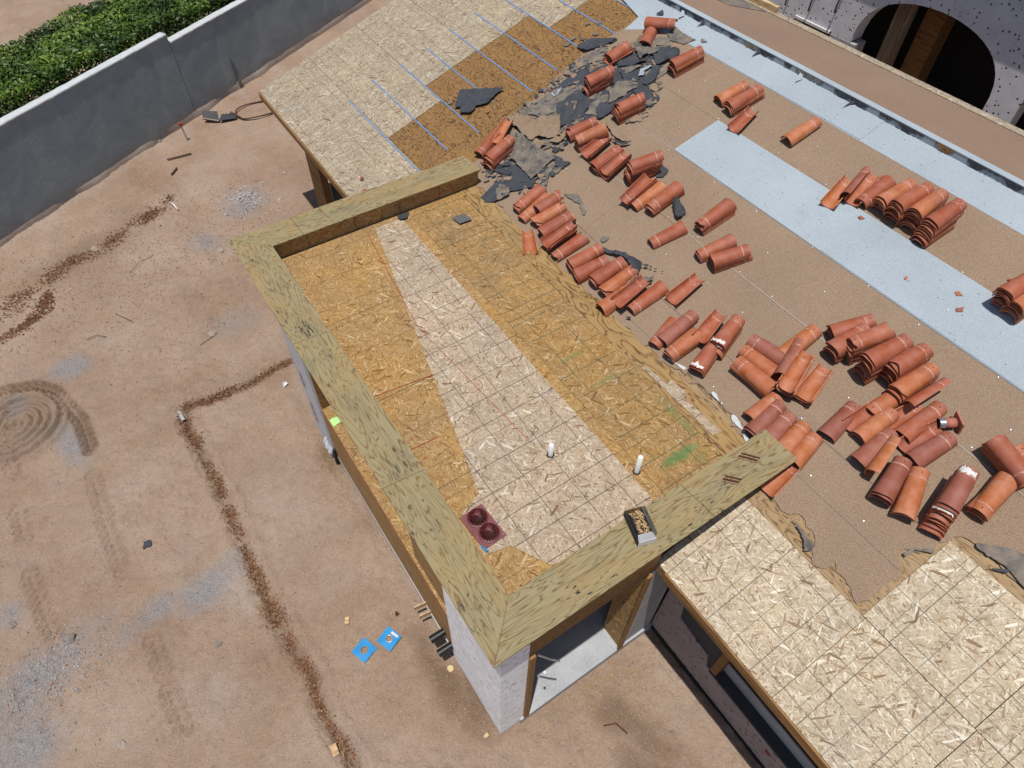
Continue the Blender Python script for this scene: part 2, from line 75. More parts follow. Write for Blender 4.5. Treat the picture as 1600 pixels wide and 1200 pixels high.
# measured positions (metres): stacks of tiles, torn felt outlines, blue strips
DATA = json.loads(r'''{"tiles":[[[7.781,7.186,4.611],[8.033,6.733,4.695],1,"v",-1,0,0,0.1,"lying crosswise on the white membrane near the ridge"],
[[7.457,6.842,4.503],[7.892,7.116,4.648],2,"v",1,0,0,0,"in the pair propping a crosswise tile by the ridge"],
[[6.884,7.049,4.312],[7.291,7.046,4.448],2,"v",1,0,0,0.02,"pair under a grey felt flap beside stripped plywood"],
[[6.965,6.971,4.339],[7.264,6.912,4.438],1,"c",-1,0,0,0,"leaning against the pair under the grey felt flap"],
[[6.24,6.726,4.097],[6.669,6.62,4.24],7,"v",1,0,0.012,0,"tall stack amid torn black felt, nearest the blue lines"],
[[7.321,5.972,4.457],[7.812,5.865,4.621],5,"v",1,0,0.006,0,"stack touching the ridge-side white membrane edge"],
[[6.152,5.86,4.068],[6.584,5.754,4.212],6,"v",1,0,0.008,0,"stack on the rim of the torn felt heap"],
[[7.282,4.891,4.444],[7.759,4.825,4.604],2,"v",1,1,0,0,"left of the two stacks below the ridge membrane"],
[[7.242,4.618,4.431],[7.763,4.546,4.605],4,"v",1,0,0,0,"right of the two stacks below the ridge membrane"],
[[7.018,4.27,4.356],[7.449,4.336,4.5],1,"c",-1,0,0,0,"upturned alone at the tip of the long white strip"],
[[7.301,3.541,4.451],[7.824,3.498,4.625],1,"v",1,1,0,0.03,"alone on felt between the two white strips"],
[[4.255,6.684,3.435],[4.757,6.77,3.603],5,"v",1,0,0.02,0,"stack at the far end of the far parapet"],
[[4.236,7.023,3.429],[4.701,7.176,3.584],2,"v",0,0,0,0,"pair against the far parapet end, left side"],
[[4.699,7.035,3.583],[4.986,7.198,3.679],1,"c",-1,1,0,0.06,"stub sticking out behind the far parapet stack"],
[[5.421,6.161,3.824],[5.875,6.036,3.975],2,"v",1,0,0,0.03,"cracked pair at the left end of the middle row"],
[[5.384,5.869,3.812],[5.826,5.728,3.959],5,"v",0,1,0.004,0,"orange-topped stack in the row beside the felt heap"],
[[5.314,5.587,3.788],[5.767,5.606,3.939],2,"c",-1,0,0,0,"trough pair beside the orange-topped stack"],
[[5.244,5.276,3.765],[5.724,5.265,3.925],3,"v",1,0,0,0,"stack between two upturned troughs"],
[[5.275,5.034,3.775],[5.73,5.07,3.927],3,"c",-1,0,0,0,"upturned stack left of the tallest leaning stack"],
[[5.515,4.699,3.855],[5.942,4.532,3.998],8,"v",1,0,0.014,0,"tallest leaning stack in the middle of the roof"],
[[5.106,4.365,3.719],[5.676,4.444,3.909],2,"c",0,0,0,0.02,"steep trough pair under the tallest leaning stack"],
[[5.177,4.25,3.743],[5.701,4.248,3.918],1,"v",0,1,0,0,"beside the steep trough pair"],
[[5.287,4.011,3.779],[5.811,4.017,3.954],3,"v",0,0,0.004,0,"stack with a black felt flap over its end"],
[[4.017,5.559,3.356],[4.518,5.581,3.523],2,"v",0,0,0,0,"leftmost pair of the row along the plywood strip"],
[[3.94,5.336,3.33],[4.492,5.386,3.514],1,"v",0,1,0,0,"second from the left in the row along plywood"],
[[4.188,5.239,3.413],[4.617,5.22,3.556],1,"v",1,0,0,0.08,"broken, resting over the row along the plywood"],
[[4.017,5.111,3.356],[4.535,5.039,3.529],2,"v",1,1,0,0,"pair beneath the broken resting tile"],
[[3.973,4.833,3.341],[4.469,4.777,3.507],3,"v",1,0,0,0,"stack with a trough wedged under its right side"],
[[4.071,4.81,3.374],[4.493,4.755,3.515],1,"c",-1,0,0,0,"wedged under the right side of its neighbour stack"],
[[3.881,4.596,3.311],[4.395,4.585,3.482],3,"c",-1,0,0,0,"upturned stack in the row along the plywood strip"],
[[3.865,4.382,3.305],[4.404,4.352,3.485],1,"v",0,0,0,0,"between upturned stack and gap in the row"],
[[3.669,4.649,3.24],[3.886,5.051,3.312],1,"c",-1,1,0,0.02,"upturned, pointing across the weathered plywood edge"],
[[3.931,4.051,3.328],[4.406,3.98,3.486],3,"v",1,0,0,0,"stack at the left of the lifted felt tear"],
[[3.887,3.865,3.313],[4.35,3.77,3.467],2,"v",1,0,0,0,"second along at the lifted felt tear"],
[[3.986,3.596,3.346],[4.476,3.56,3.509],3,"v",1,0,0,0,"broken-topped stack at the lifted felt tear"],
[[3.965,3.358,3.339],[4.493,3.352,3.515],2,"v",1,1,0,0.02,"orange chipped pair at the lifted felt tear"],
[[4.049,3.169,3.367],[4.265,3.161,3.439],2,"v",-1,1,0,0,"stub pair poking from below an upturned tile"],
[[3.961,3.045,3.337],[4.459,3.061,3.503],1,"c",-1,0,0,0.08,"upturned across the stub pair"],
[[4.056,2.901,3.369],[4.598,2.882,3.55],1,"v",0,0,0,0,"right of the upturned tile on the stubs"],
[[4.496,2.613,3.516],[4.974,2.63,3.675],1,"c",-1,0,0,0,"upturned alone in the open felt mid roof"],
[[4.924,3.558,3.658],[5.41,3.453,3.82],1,"v",0,0,0,0,"alone above the lifted felt tear"],
[[5.496,3.243,3.849],[6.035,3.236,4.029],4,"v",0,0,0,0,"stack standing alone left of the long white strip"],
[[5.202,2.917,3.751],[5.672,2.782,3.908],2,"v",0,0,0,0,"left pair of the two stacks mid roof"],
[[5.22,2.681,3.757],[5.654,2.487,3.902],4,"v",1,0,0,0,"right of the two stacks mid roof"],
[[3.931,2.271,3.327],[4.354,2.351,3.468],1,"v",0,0,0,0,"leftmost of the group above the splintered plywood"],
[[3.999,2.227,3.35],[4.589,2.254,3.547],2,"v",1,2,0,0,"long pair in the group above splintered plywood"],
[[3.947,2.004,3.333],[4.395,1.992,3.482],3,"v",0,1,0,0,"orange stack at the splintered plywood edge"],
[[4.327,1.879,3.459],[4.757,1.981,3.603],1,"c",-1,0,0,0.1,"upturned on top of mortar-edged tiles"],
[[4.417,1.667,3.489],[4.851,1.778,3.634],5,"v",1,0,0.018,0,"mortar-edged stack in the centre of the roof"],
[[4.26,1.677,3.437],[4.503,1.751,3.518],3,"v",-1,0,0.01,0,"mortar-lipped stack under the upturned tile"],
[[4.855,1.01,3.636],[4.785,1.505,3.612],2,"v",1,2,0,0,"dark pair lying across the slope left of the jumble"],
[[4.648,0.964,3.566],[4.627,1.461,3.559],2,"v",1,1,0,0,"middle pair lying across the slope by the jumble"],
[[4.463,0.815,3.505],[4.453,1.369,3.501],3,"v",1,1,0,0.02,"orange stack lying across the slope, lowest"],
[[4.879,1.084,3.643],[5.395,1.085,3.815],2,"v",1,1,0,0,"long pair pointing up from behind the jumble"],
[[4.529,0.698,3.527],[5.033,0.867,3.695],4,"c",1,1,0,0.06,"pale orange upturned stack in the jumble"],
[[4.621,0.513,3.558],[5.065,0.619,3.705],3,"c",-1,1,0,0.02,"pale orange upturned stack, right side of jumble"],
[[4.621,0.849,3.558],[5.102,1.03,3.718],1,"s",-1,2,0,0.06,"standing on its edge in the jumble"],
[[5.432,0.912,3.828],[5.871,0.721,3.974],4,"v",1,0,0.004,0,"back stack of the five-stack row mid right"],
[[5.248,0.725,3.766],[5.698,0.665,3.917],6,"v",1,0,0,0,"second stack of the five-stack row mid right"],
[[5.381,0.602,3.811],[5.804,0.455,3.952],9,"v",0,0,0.004,0,"third, thick stack of the five-stack row"],
[[5.319,0.321,3.79],[5.784,0.228,3.945],11,"v",1,0,0.006,0,"thickest stack of the five-stack row"],
[[5.447,0.101,3.833],[5.869,0.038,3.974],9,"v",1,0,0.006,0,"cracked-topped stack of the five-stack row"],
[[5.332,-0.093,3.794],[5.817,-0.141,3.956],5,"v",1,1,0.002,0,"front cracked orange stack of the five-stack row"],
[[5.252,-0.089,3.768],[5.486,-0.119,3.846],1,"v",0,1,0,0.02,"poking from under the front cracked stack"],
[[6.824,2.318,4.292],[7.324,2.433,4.459],1,"c",-1,1,0,0,"upturned at the left end of the upper right row"],
[[7.021,2.207,4.357],[7.501,2.323,4.517],1,"s",-1,2,0,0,"on its edge in the upper right row"],
[[7.036,2.133,4.363],[7.56,2.249,4.537],1,"c",-1,1,0,0,"trough beside the edge-standing tile, upper right row"],
[[7.091,2.053,4.381],[7.579,2.048,4.543],2,"v",0,0,0,0,"pair in the upper right row"],
[[7.158,1.821,4.403],[7.609,1.764,4.553],6,"v",1,1,0.002,0,"stack right of the pair, upper right row"],
[[7.148,1.601,4.4],[7.593,1.539,4.548],9,"v",1,0,0.003,0,"middle thick stack of the upper right row"],
[[7.183,1.375,4.411],[7.619,1.364,4.557],9,"v",1,1,0.003,0,"orange thick stack of the upper right row"],
[[7.176,1.144,4.409],[7.618,1.118,4.556],9,"v",1,0,0.016,0,"rightmost stack of the upper right row"],
[[4.061,0.73,3.371],[4.457,0.732,3.503],2,"v",-1,1,0,0,"edge pair behind the near parapet tip"],
[[4.049,0.598,3.367],[4.423,0.64,3.491],2,"v",1,2,0,0.02,"second pair behind the near parapet tip"],
[[4.074,0.426,3.375],[4.408,0.468,3.486],2,"v",1,2,0,0,"third pair behind the near parapet tip"],
[[4.04,0.218,3.364],[4.431,0.284,3.494],2,"v",1,1,0,0,"fourth pair behind the near parapet tip"],
[[4.013,0.041,3.355],[4.419,0.106,3.49],2,"v",1,1,0,0,"bright orange pair at the near parapet tip"],
[[3.597,-0.013,3.216],[4.024,0.02,3.358],1,"c",-1,1,0,0,"upturned, poking from below the near parapet tip"],
[[4.498,0.042,3.516],[4.989,0.101,3.68],1,"v",1,2,0,0,"dark, alone right of the jumble"],
[[4.718,-0.055,3.59],[5.146,-0.076,3.732],1,"c",-1,0,0,0.02,"upturned beside the dark lone tile"],
[[4.709,-0.194,3.587],[5.184,-0.215,3.745],2,"v",1,1,0,0,"narrow orange pair beside an upturned tile"],
[[5.301,-0.31,3.784],[5.778,-0.363,3.943],1,"s",-1,0,0,0.02,"on its edge behind the vent pipe"],
[[5.027,-0.467,3.693],[5.567,-0.483,3.873],1,"v",1,0,0,0.03,"just left of the galvanized vent pipe"],
[[5.114,-0.298,3.722],[5.453,-0.356,3.835],1,"c",-1,0,0,0,"upturned behind the tile left of the vent"],
[[4.491,-0.391,3.514],[4.989,-0.382,3.68],1,"v",1,2,0,0.05,"dark, propped up with deep shadow beneath"],
[[4.489,-0.599,3.513],[4.929,-0.484,3.66],1,"s",-1,1,0,0.02,"orange, on its edge beside the propped dark tile"],
[[4.926,-0.572,3.659],[5.373,-0.645,3.808],1,"c",-1,0,0,0.02,"upturned trough just below the vent pipe"],
[[4.871,-0.726,3.641],[5.347,-0.786,3.799],3,"v",1,2,0,0,"dark stack below the vent pipe"],
[[4.361,-0.812,3.471],[4.804,-0.672,3.618],5,"v",1,2,0.008,0,"dark stack at the left of the front row"],
[[4.372,-1.077,3.474],[4.872,-0.841,3.641],3,"v",1,1,0.004,0,"tan orange stack second in the front row"],
[[4.637,-1.282,3.563],[5.086,-1.151,3.712],10,"v",1,2,0.022,0,"sliding stack with white mortar, front row"],
[[4.883,-1.483,3.645],[5.362,-1.426,3.804],4,"v",0,1,0.002,0,"orange stack right of the mortar-marked stack"],
[[5.507,-1.214,3.853],[5.414,-1.561,3.822],5,"v",-1,0,0,0.06,"lying crosswise at the right picture edge"],
[[5.63,-1.444,3.894],[5.677,-1.254,3.909],3,"v",1,1,0,0,"behind the crosswise stack at the right edge"],
[[7.017,-0.055,4.356],[7.379,-0.097,4.477],9,"v",1,0,0,0,"thick stack beside the long white strip, right edge"],
[[7.002,-0.217,4.351],[7.362,-0.258,4.471],7,"v",1,1,0,0,"half hidden stack at the far right edge"]],"scraps":[["black",[[5.845,7.142,3.973],[6.468,7.146,4.18],[6.954,7.033,4.342],[7.293,6.754,4.455],[7.485,6.471,4.519],[7.312,6.198,4.462],[6.83,6.127,4.301],[6.609,6.139,4.227],[6.233,6.032,4.102],[5.665,6.233,3.913],[5.4,6.443,3.824]],0.012,"widest black felt sheet, lying under the whole torn heap"],["grey",[[4.978,7.327,3.684],[5.586,7.297,3.886],[5.981,7.259,4.018],[6.252,7.086,4.108],[5.862,6.484,3.978],[5.461,6.386,3.844],[5.105,6.24,3.726],[4.859,6.334,3.644],[4.784,6.877,3.619]],0.012,"wide grey felt sheet under the left part of the heap"],["black",[[4.226,6.564,3.433],[4.692,6.457,3.588],[4.974,6.231,3.682],[5.09,5.87,3.721],[4.787,5.788,3.62],[4.53,5.857,3.534],[4.251,6.075,3.441]],0.012,"black felt sheet under the ragged grey sheet"],["black",[[4.823,8.66,3.643],[4.892,8.684,3.666],[5.392,8.056,3.832],[5.241,8.041,3.782],[4.993,7.98,3.699],[4.844,8.093,3.65],[4.676,8.027,3.594],[4.552,8.194,3.552],[4.651,8.29,3.585],[4.577,8.39,3.561]],0.03,"black felt sheet lying on the stripped plywood across blue lines"],["black",[[6.941,7.808,4.349],[7.063,7.784,4.389],[7.309,7.426,4.472],[7.207,7.381,4.437],[7.039,7.462,4.381],[6.792,7.603,4.299],[6.791,7.86,4.299]],0.03,"black felt scrap with a grey corner beside stripped plywood"],["grey",[[6.722,7.561,4.267],[6.862,7.55,4.313],[7.069,7.411,4.382],[7.091,7.351,4.39],[6.969,7.28,4.349],[6.861,7.191,4.313],[6.556,7.337,4.211],[6.32,7.38,4.133],[6.413,7.434,4.164]],0.015,"long weathered grey felt strip along the stripped plywood edge"],["black",[[5.959,7.266,4.021],[6.258,7.314,4.121],[6.56,7.201,4.222],[6.494,7.058,4.2],[6.284,7.042,4.13],[6.003,7.18,4.036]],0.03,"black felt piece left of the tall stack by the blue lines"],["black",[[5.737,6.955,3.953],[5.958,6.9,4.027],[6.176,6.824,4.1],[6.104,6.553,4.076],[6.084,6.458,4.069],[5.862,6.4,3.995],[5.778,6.372,3.967],[5.44,6.448,3.854],[5.638,6.725,3.92],[5.623,6.794,3.915]],0.04,"large black felt sheet in front of the tall stack"],["grey",[[6.092,6.485,4.066],[6.255,6.48,4.12],[6.364,6.454,4.156],[6.301,6.321,4.135],[6.184,6.335,4.097],[5.988,6.244,4.031],[5.869,6.357,3.991]],0.03,"grey felt piece between two black sheets in the heap"],["black",[[6.063,6.327,4.059],[6.163,6.358,4.092],[6.226,6.224,4.114],[6.333,6.198,4.149],[6.175,6.058,4.096],[6.075,6.075,4.063],[5.939,6.095,4.018]],0.035,"black felt piece left of the stack on the heap rim"],["grey",[[6.423,6.446,4.176],[6.661,6.538,4.256],[6.852,6.27,4.319],[6.752,6.161,4.286],[6.59,6.215,4.232],[6.532,6.173,4.212],[6.262,6.253,4.122]],0.03,"pale grey felt slab right of the tall stack"],["black",[[6.898,6.897,4.347],[7.12,6.842,4.42],[7.259,6.8,4.467],[7.414,6.599,4.518],[7.184,6.51,4.442],[7.042,6.61,4.394],[6.869,6.808,4.337]],0.05,"black felt sheet between tall stack and the felt flap"],["black",[[6.845,6.74,4.317],[6.89,6.597,4.332],[7.111,6.514,4.405],[7.127,6.387,4.411],[6.893,6.338,4.333],[6.842,6.258,4.316],[6.766,6.34,4.29],[6.717,6.459,4.274]],0.03,"black felt piece around the curved white strip"],["grey",[[6.867,6.738,4.333],[7.118,6.508,4.417],[7.067,6.477,4.4],[6.878,6.567,4.337],[6.816,6.655,4.316]],0.045,"narrow grey felt sliver above the curved white strip"],["white",[[6.922,6.344,4.354],[7.01,6.423,4.384],[7.217,6.357,4.453],[7.176,6.339,4.439],[7.027,6.347,4.389],[6.98,6.288,4.374]],0.05,"curved white strip of membrane on black felt"],["black",[[6.86,6.152,4.325],[6.962,6.232,4.359],[7.213,6.334,4.442],[7.298,6.263,4.471],[7.205,6.165,4.44],[7.045,6.065,4.387],[6.862,6.075,4.325]],0.035,"black felt piece right of the curved white strip"],["grey",[[7.073,6.096,4.387],[7.258,6.212,4.449],[7.419,6.187,4.502],[7.275,6.061,4.454],[7.07,6.076,4.386]],0.02,"grey felt triangle left of the stack by the membrane"],["grey",[[7.249,6.898,4.505],[7.457,7.06,4.575],[7.51,7.008,4.592],[7.442,6.694,4.57],[7.446,6.473,4.571],[7.358,6.574,4.542],[7.197,6.651,4.488]],0.12,"stiff grey felt flap draped over the tile foot"],["black",[[7.382,6.592,4.508],[7.535,6.554,4.559],[7.611,6.55,4.584],[7.707,6.381,4.616],[7.677,6.237,4.606],[7.589,6.209,4.577],[7.471,6.223,4.537],[7.277,6.271,4.473],[7.292,6.353,4.478]],0.05,"black folded felt sheet left of the stack by the membrane"],["grey",[[7.869,6.776,4.647],[8.066,6.818,4.713],[8.031,6.586,4.701],[8.039,6.269,4.704],[7.852,6.359,4.642],[7.841,6.456,4.638],[7.797,6.577,4.623]],0.012,"flat slate-grey felt patch overlapping the ridge-side membrane"],["grey",[[7.59,6.877,4.559],[7.651,6.869,4.579],[7.823,6.721,4.637],[7.849,6.625,4.646],[7.668,6.566,4.585],[7.555,6.735,4.547]],0.02,"brown-grey felt scrap right of the crosswise tile pair"],["black",[[8.078,7.329,4.728],[8.209,7.305,4.771],[8.139,7.203,4.748]],0.03,"small black felt triangle behind the crosswise tile"],["grey",[[8.099,6.219,4.729],[8.118,6.165,4.735],[8.099,6.084,4.729],[8.044,6.14,4.71]],0.02,"small brown scrap on the white membrane by the ridge"],["black",[[5.523,3.851,3.918],[5.68,3.97,3.97],[5.573,3.616,3.935],[5.417,3.59,3.883],[5.412,3.664,3.881]],0.1,"black felt flap over the end of a tile stack"],["black",[[6.811,6.217,4.299],[6.858,6.1,4.315],[6.828,5.827,4.305],[6.78,5.845,4.289],[6.811,5.683,4.3],[6.617,5.644,4.235],[6.551,5.734,4.213],[6.692,5.847,4.26],[6.654,6.165,4.247]],0.02,"black felt piece with a hole behind the heap-rim stack"],["black",[[5.914,4.631,3.997],[5.956,4.539,4.011],[5.932,4.411,4.004],[5.815,4.382,3.964],[5.744,4.468,3.941]],0.015,"slate felt scrap right of the tallest leaning stack"],["black",[[5.85,5.732,3.991],[5.809,5.567,3.977],[5.83,5.389,3.984],[5.95,5.277,4.024],[5.874,5.289,3.999],[5.797,5.346,3.973],[5.784,5.534,3.969]],0.04,"curled black felt edge beside the trough pair"],["tan",[[6.056,6.002,4.06],[6.04,5.706,4.054],[5.914,5.324,4.012],[5.838,5.399,3.987],[5.876,5.654,4.0],[5.925,5.879,4.016]],0.04,"tan felt flap lifted beside the orange-topped stack"],["tan",[[4.988,7.362,3.734],[5.168,7.242,3.794],[5.234,6.939,3.816],[5.614,6.694,3.942],[5.316,6.278,3.843],[5.269,6.317,3.827],[4.97,6.591,3.728],[4.95,6.822,3.721],[4.954,7.096,3.722]],0.09,"large buckled tan felt sheet beside the far parapet stack"],["grey",[[4.908,6.854,3.707],[4.941,6.696,3.718],[4.915,6.328,3.709],[5.038,6.062,3.751],[4.965,5.941,3.726],[4.887,5.934,3.7],[4.76,5.945,3.658],[4.573,5.886,3.595],[4.482,5.895,3.565],[4.525,6.174,3.579],[4.515,6.529,3.576]],0.09,"large ragged grey felt sheet with torn lower edge"],["tan",[[4.946,6.52,3.726],[5.097,6.304,3.776],[4.902,6.311,3.711]],0.1,"tan felt triangle between the buckled and ragged sheets"],["tan",[[5.126,6.325,3.756],[5.328,6.309,3.823],[5.516,6.36,3.886],[5.376,6.202,3.839],[5.216,6.187,3.786]],0.05,"tan felt piece left of the cracked tile pair"],["black",[[3.736,6.241,3.274],[4.122,6.326,3.403],[4.285,6.127,3.458],[4.564,5.889,3.55],[4.437,5.739,3.508],[4.132,5.987,3.406],[3.879,5.99,3.322],[3.699,6.125,3.262]],0.02,"black felt sheet left of the row along plywood"],["grey",[[4.013,6.196,3.376],[4.156,6.024,3.423],[4.089,5.904,3.401],[3.902,5.969,3.339]],0.035,"muddy grey felt patch on the black sheet by the parapet"],["black",[[4.238,6.487,3.448],[4.38,6.27,3.495],[4.329,6.249,3.478],[4.229,6.415,3.445]],0.03,"small black felt bar below the far parapet stack"],["black",[[4.27,6.555,3.458],[4.45,6.525,3.518],[4.437,6.411,3.514]],0.03,"small black felt triangle below the far parapet stack"],["grey",[[4.604,5.84,3.564],[4.942,5.921,3.676],[4.936,5.844,3.674],[4.719,5.761,3.602],[4.598,5.605,3.562],[4.539,5.676,3.542]],0.02,"narrow grey felt strip right of the ragged sheet"],["black",[[4.913,5.881,3.662],[5.075,5.953,3.716],[5.058,5.826,3.71],[5.12,5.707,3.731],[4.957,5.701,3.677]],0.012,"slate felt scrap right of the ragged grey sheet"],["grey",[[4.68,5.264,3.581],[4.78,5.124,3.614],[4.816,5.158,3.626],[4.794,5.031,3.619],[4.688,4.744,3.583],[4.638,4.692,3.567],[4.62,4.731,3.561],[4.706,4.927,3.589],[4.674,5.174,3.579]],0.006,"hook-shaped grey felt scrap flat on the tan felt"],["grey",[[4.509,4.168,3.524],[4.586,4.166,3.549],[4.614,4.099,3.559],[4.548,4.072,3.537],[4.498,4.094,3.52]],0.006,"small oval grey patch at a tile tip"],["black",[[4.413,4.017,3.518],[4.579,3.699,3.573],[4.596,3.566,3.579],[4.604,3.397,3.582],[4.733,3.037,3.625],[4.577,3.363,3.573],[4.472,3.259,3.538],[4.247,3.441,3.463],[4.479,3.376,3.54],[4.513,3.642,3.551],[4.401,3.913,3.514]],0.05,"lifted black edge of the long felt tear"],["black",[[3.928,2.863,3.339],[3.987,2.831,3.358],[3.962,2.786,3.35]],0.02,"tiny black scrap near the splintered plywood"],["grey",[[4.444,3.204,3.558],[4.57,3.082,3.6],[4.476,3.032,3.569],[4.425,3.087,3.552]],0.1,"round tan-grey felt flap over an upturned tile"],["tan",[[4.239,3.419,3.472],[4.433,3.24,3.537],[4.212,3.233,3.463],[4.166,3.297,3.448]],0.07,"folded tan felt corner beside the orange chipped pair"],["grey",[[4.672,-1.647,3.582],[4.841,-1.864,3.638],[4.905,-2.007,3.659],[4.987,-2.203,3.687],[4.703,-2.425,3.592],[4.656,-2.207,3.576],[4.691,-1.987,3.588],[4.649,-1.727,3.574]],0.012,"grey bare felt patch beside the upper sheathing panel"],["black",[[4.553,-1.867,3.547],[4.686,-2.009,3.591],[4.645,-2.022,3.577]],0.02,"dark felt sliver at the upper sheathing panel edge"],["grey",[[3.598,-0.375,3.224],[3.567,-0.585,3.213],[3.547,-0.745,3.207],[3.491,-0.758,3.188],[3.435,-0.72,3.169],[3.52,-0.616,3.198]],0.012,"pointed grey felt scrap beside bare plywood near the cap"],["grey",[[4.122,-1.324,3.398],[4.204,-1.326,3.426],[4.358,-1.481,3.477],[4.321,-1.492,3.465],[4.211,-1.357,3.428],[4.092,-1.374,3.388]],0.012,"thin grey felt arc above the upper sheathing corner"],["grey",[[5.336,7.315,3.814],[5.578,7.135,3.894],[5.605,6.805,3.904],[5.392,6.923,3.832],[5.29,7.132,3.798]],0.03,"grey felt scrap behind the buckled tan sheet"],["grey",[[5.739,7.328,3.942],[6.109,7.199,4.065],[6.305,7.105,4.131],[6.161,6.998,4.083],[5.855,7.119,3.981],[5.645,7.156,3.911]],0.02,"grey-brown felt strip behind the large black sheet"],["white",[[5.842,7.25,3.982],[6.012,7.192,4.039],[5.881,7.12,3.995],[5.792,7.142,3.966]],0.03,"small white membrane scrap beside the plywood edge"]],"heap":[[3.843,6.687,3.298],[4.987,7.379,3.679],[6.0,7.51,4.017],[6.632,7.548,4.228],[7.284,7.425,4.445],[7.644,7.024,4.565],[7.788,6.391,4.613],[7.276,6.089,4.442],[6.887,5.772,4.313],[6.379,5.532,4.143],[6.061,5.84,4.037],[5.639,6.282,3.897],[5.096,5.877,3.716],[4.513,5.569,3.521],[3.971,6.02,3.341]],"blue":[[[3.375,10.388,3.142],[3.385,7.573,3.145]],
[[3.971,10.542,3.341],[3.965,7.639,3.339]],
[[4.533,10.427,3.528],[4.554,7.539,3.535]],
[[5.111,10.415,3.721],[5.115,7.982,3.722]],
[[5.687,10.444,3.913],[5.682,7.589,3.911]],
[[6.263,10.415,4.105],[6.256,7.682,4.102]],
[[6.834,10.189,4.295],[6.834,7.842,4.295]],
[[7.413,9.248,4.488],[7.414,7.576,4.489]],
[[7.999,8.295,4.683],[7.993,7.577,4.681]]]}''')

# ------------------------------------------------------------ node materials
class NT:
    def __init__(s, name, rough=.85, spec=.25):
        s.m = D.materials.new(name); s.m.use_nodes = True; s.n = s.m.node_tree.nodes; s.l = s.m.node_tree.links
        s.b = s.n['Principled BSDF']; s.b.inputs['Roughness'].default_value = rough; s.b.inputs['Specular IOR Level'].default_value = spec
        s.tc = s.n.new('ShaderNodeTexCoord')
    def new(s, t, **k):
        q = s.n.new(t)
        for a, b in k.items(): setattr(q, a, b)
        return q
    def put(s, sock, v):
        if hasattr(v, 'is_output') or isinstance(v, bpy.types.NodeSocket): s.l.new(v, sock)
        elif v is not None:
            if sock.type == 'RGBA' and len(v) == 3: v = (*v, 1)
            sock.default_value = v
    def math(s, op, a, b=None, c=None, clamp=False):
        q = s.new('ShaderNodeMath', operation=op, use_clamp=clamp)
        for i, x in enumerate((a, b, c)): s.put(q.inputs[i], x)
        return q.outputs[0]
    def vm(s, op, a, b=None):
        q = s.new('ShaderNodeVectorMath', operation=op); s.put(q.inputs[0], a); s.put(q.inputs[1], b)
        return q.outputs[0] if op not in ('LENGTH', 'DISTANCE', 'DOT_PRODUCT') else q.outputs[1]
    def obj(s, rnd=0.):
        v = s.tc.outputs['Object']
        if rnd:
            oi = s.new('ShaderNodeObjectInfo'); k = s.new('ShaderNodeCombineXYZ')
            s.put(k.inputs[0], s.math('MULTIPLY', oi.outputs['Random'], rnd)); s.put(k.inputs[1], s.math('MULTIPLY', oi.outputs['Random'], rnd * 1.7))
            v = s.vm('ADD', v, k.outputs[0])
        return v
    def pos(s): return s.new('ShaderNodeNewGeometry').outputs['Position']
    def mapp(s, v, scale=(1, 1, 1), rot=(0, 0, 0), loc=(0, 0, 0)):
        q = s.new('ShaderNodeMapping'); s.put(q.inputs[0], v); q.inputs[1].default_value = loc; q.inputs[2].default_value = rot; q.inputs[3].default_value = scale
        return q.outputs[0]
    def rs(s, v, a, sc, loc=(0, 0, 0)): return s.mapp(s.mapp(v, (1, 1, 1), (0, 0, a)), sc, (0, 0, 0), loc)
    def noise(s, v, sc, det=3, rough=.55, dist=0., col=False):
        q = s.new('ShaderNodeTexNoise'); s.put(q.inputs['Vector'], v); q.inputs['Scale'].default_value = sc
        q.inputs['Detail'].default_value = det; q.inputs['Roughness'].default_value = rough; q.inputs['Distortion'].default_value = dist
        return q.outputs[1 if col else 0]
    def vor(s, v, sc, feat='F1', out='Color'):
        q = s.new('ShaderNodeTexVoronoi', feature=feat); s.put(q.inputs['Vector'], v); q.inputs['Scale'].default_value = sc
        return q.outputs[out]
    def sep(s, v):
        q = s.new('ShaderNodeSeparateXYZ'); s.put(q.inputs[0], v); return q.outputs
    def ramp(s, v, stops, interp='LINEAR'):
        q = s.new('ShaderNodeValToRGB'); s.put(q.inputs[0], v); q.color_ramp.interpolation = interp; e = q.color_ramp.elements
        while len(e) < len(stops): e.new(.5)
        for a, (p, c) in zip(e, stops): a.position = p; a.color = (*c, 1) if not isinstance(c, (int, float)) else (c, c, c, 1)
        return q.outputs[0]
    def mix(s, f, a, b, mode='MIX'):
        q = s.new('ShaderNodeMix', data_type='RGBA', blend_type=mode, clamp_factor=True)
        s.put(q.inputs[0], f); s.put(q.inputs[6], a); s.put(q.inputs[7], b); return q.outputs[2]
    def hsv(s, c, h=.5, sa=1., v=1.):
        q = s.new('ShaderNodeHueSaturation'); s.put(q.inputs['Hue'], h); s.put(q.inputs['Saturation'], sa); s.put(q.inputs['Value'], v); s.put(q.inputs['Color'], c); return q.outputs[0]
    def sm(s, v, a, b):
        q = s.new('ShaderNodeMapRange', interpolation_type='SMOOTHSTEP'); s.put(q.inputs[0], v); q.inputs[1].default_value = a; q.inputs[2].default_value = b; return q.outputs[0]
    def bump(s, h, st=.3, d=.01):
        q = s.new('ShaderNodeBump'); q.inputs['Strength'].default_value = st; q.inputs['Distance'].default_value = d; s.put(q.inputs['Height'], h); s.l.new(q.outputs[0], s.b.inputs['Normal'])
    def out(s, c): s.put(s.b.inputs['Base Color'], c); return s.m
    def lines(s, coord, period, width, off=0.):
        # 1 on printed lines every `period`
        f = s.math('FRACT', s.math('DIVIDE', s.math('ADD', coord, off), period))
        return s.math('LESS_THAN', s.math('ABSOLUTE', s.math('SUBTRACT', f, .5)), width / period / 2)

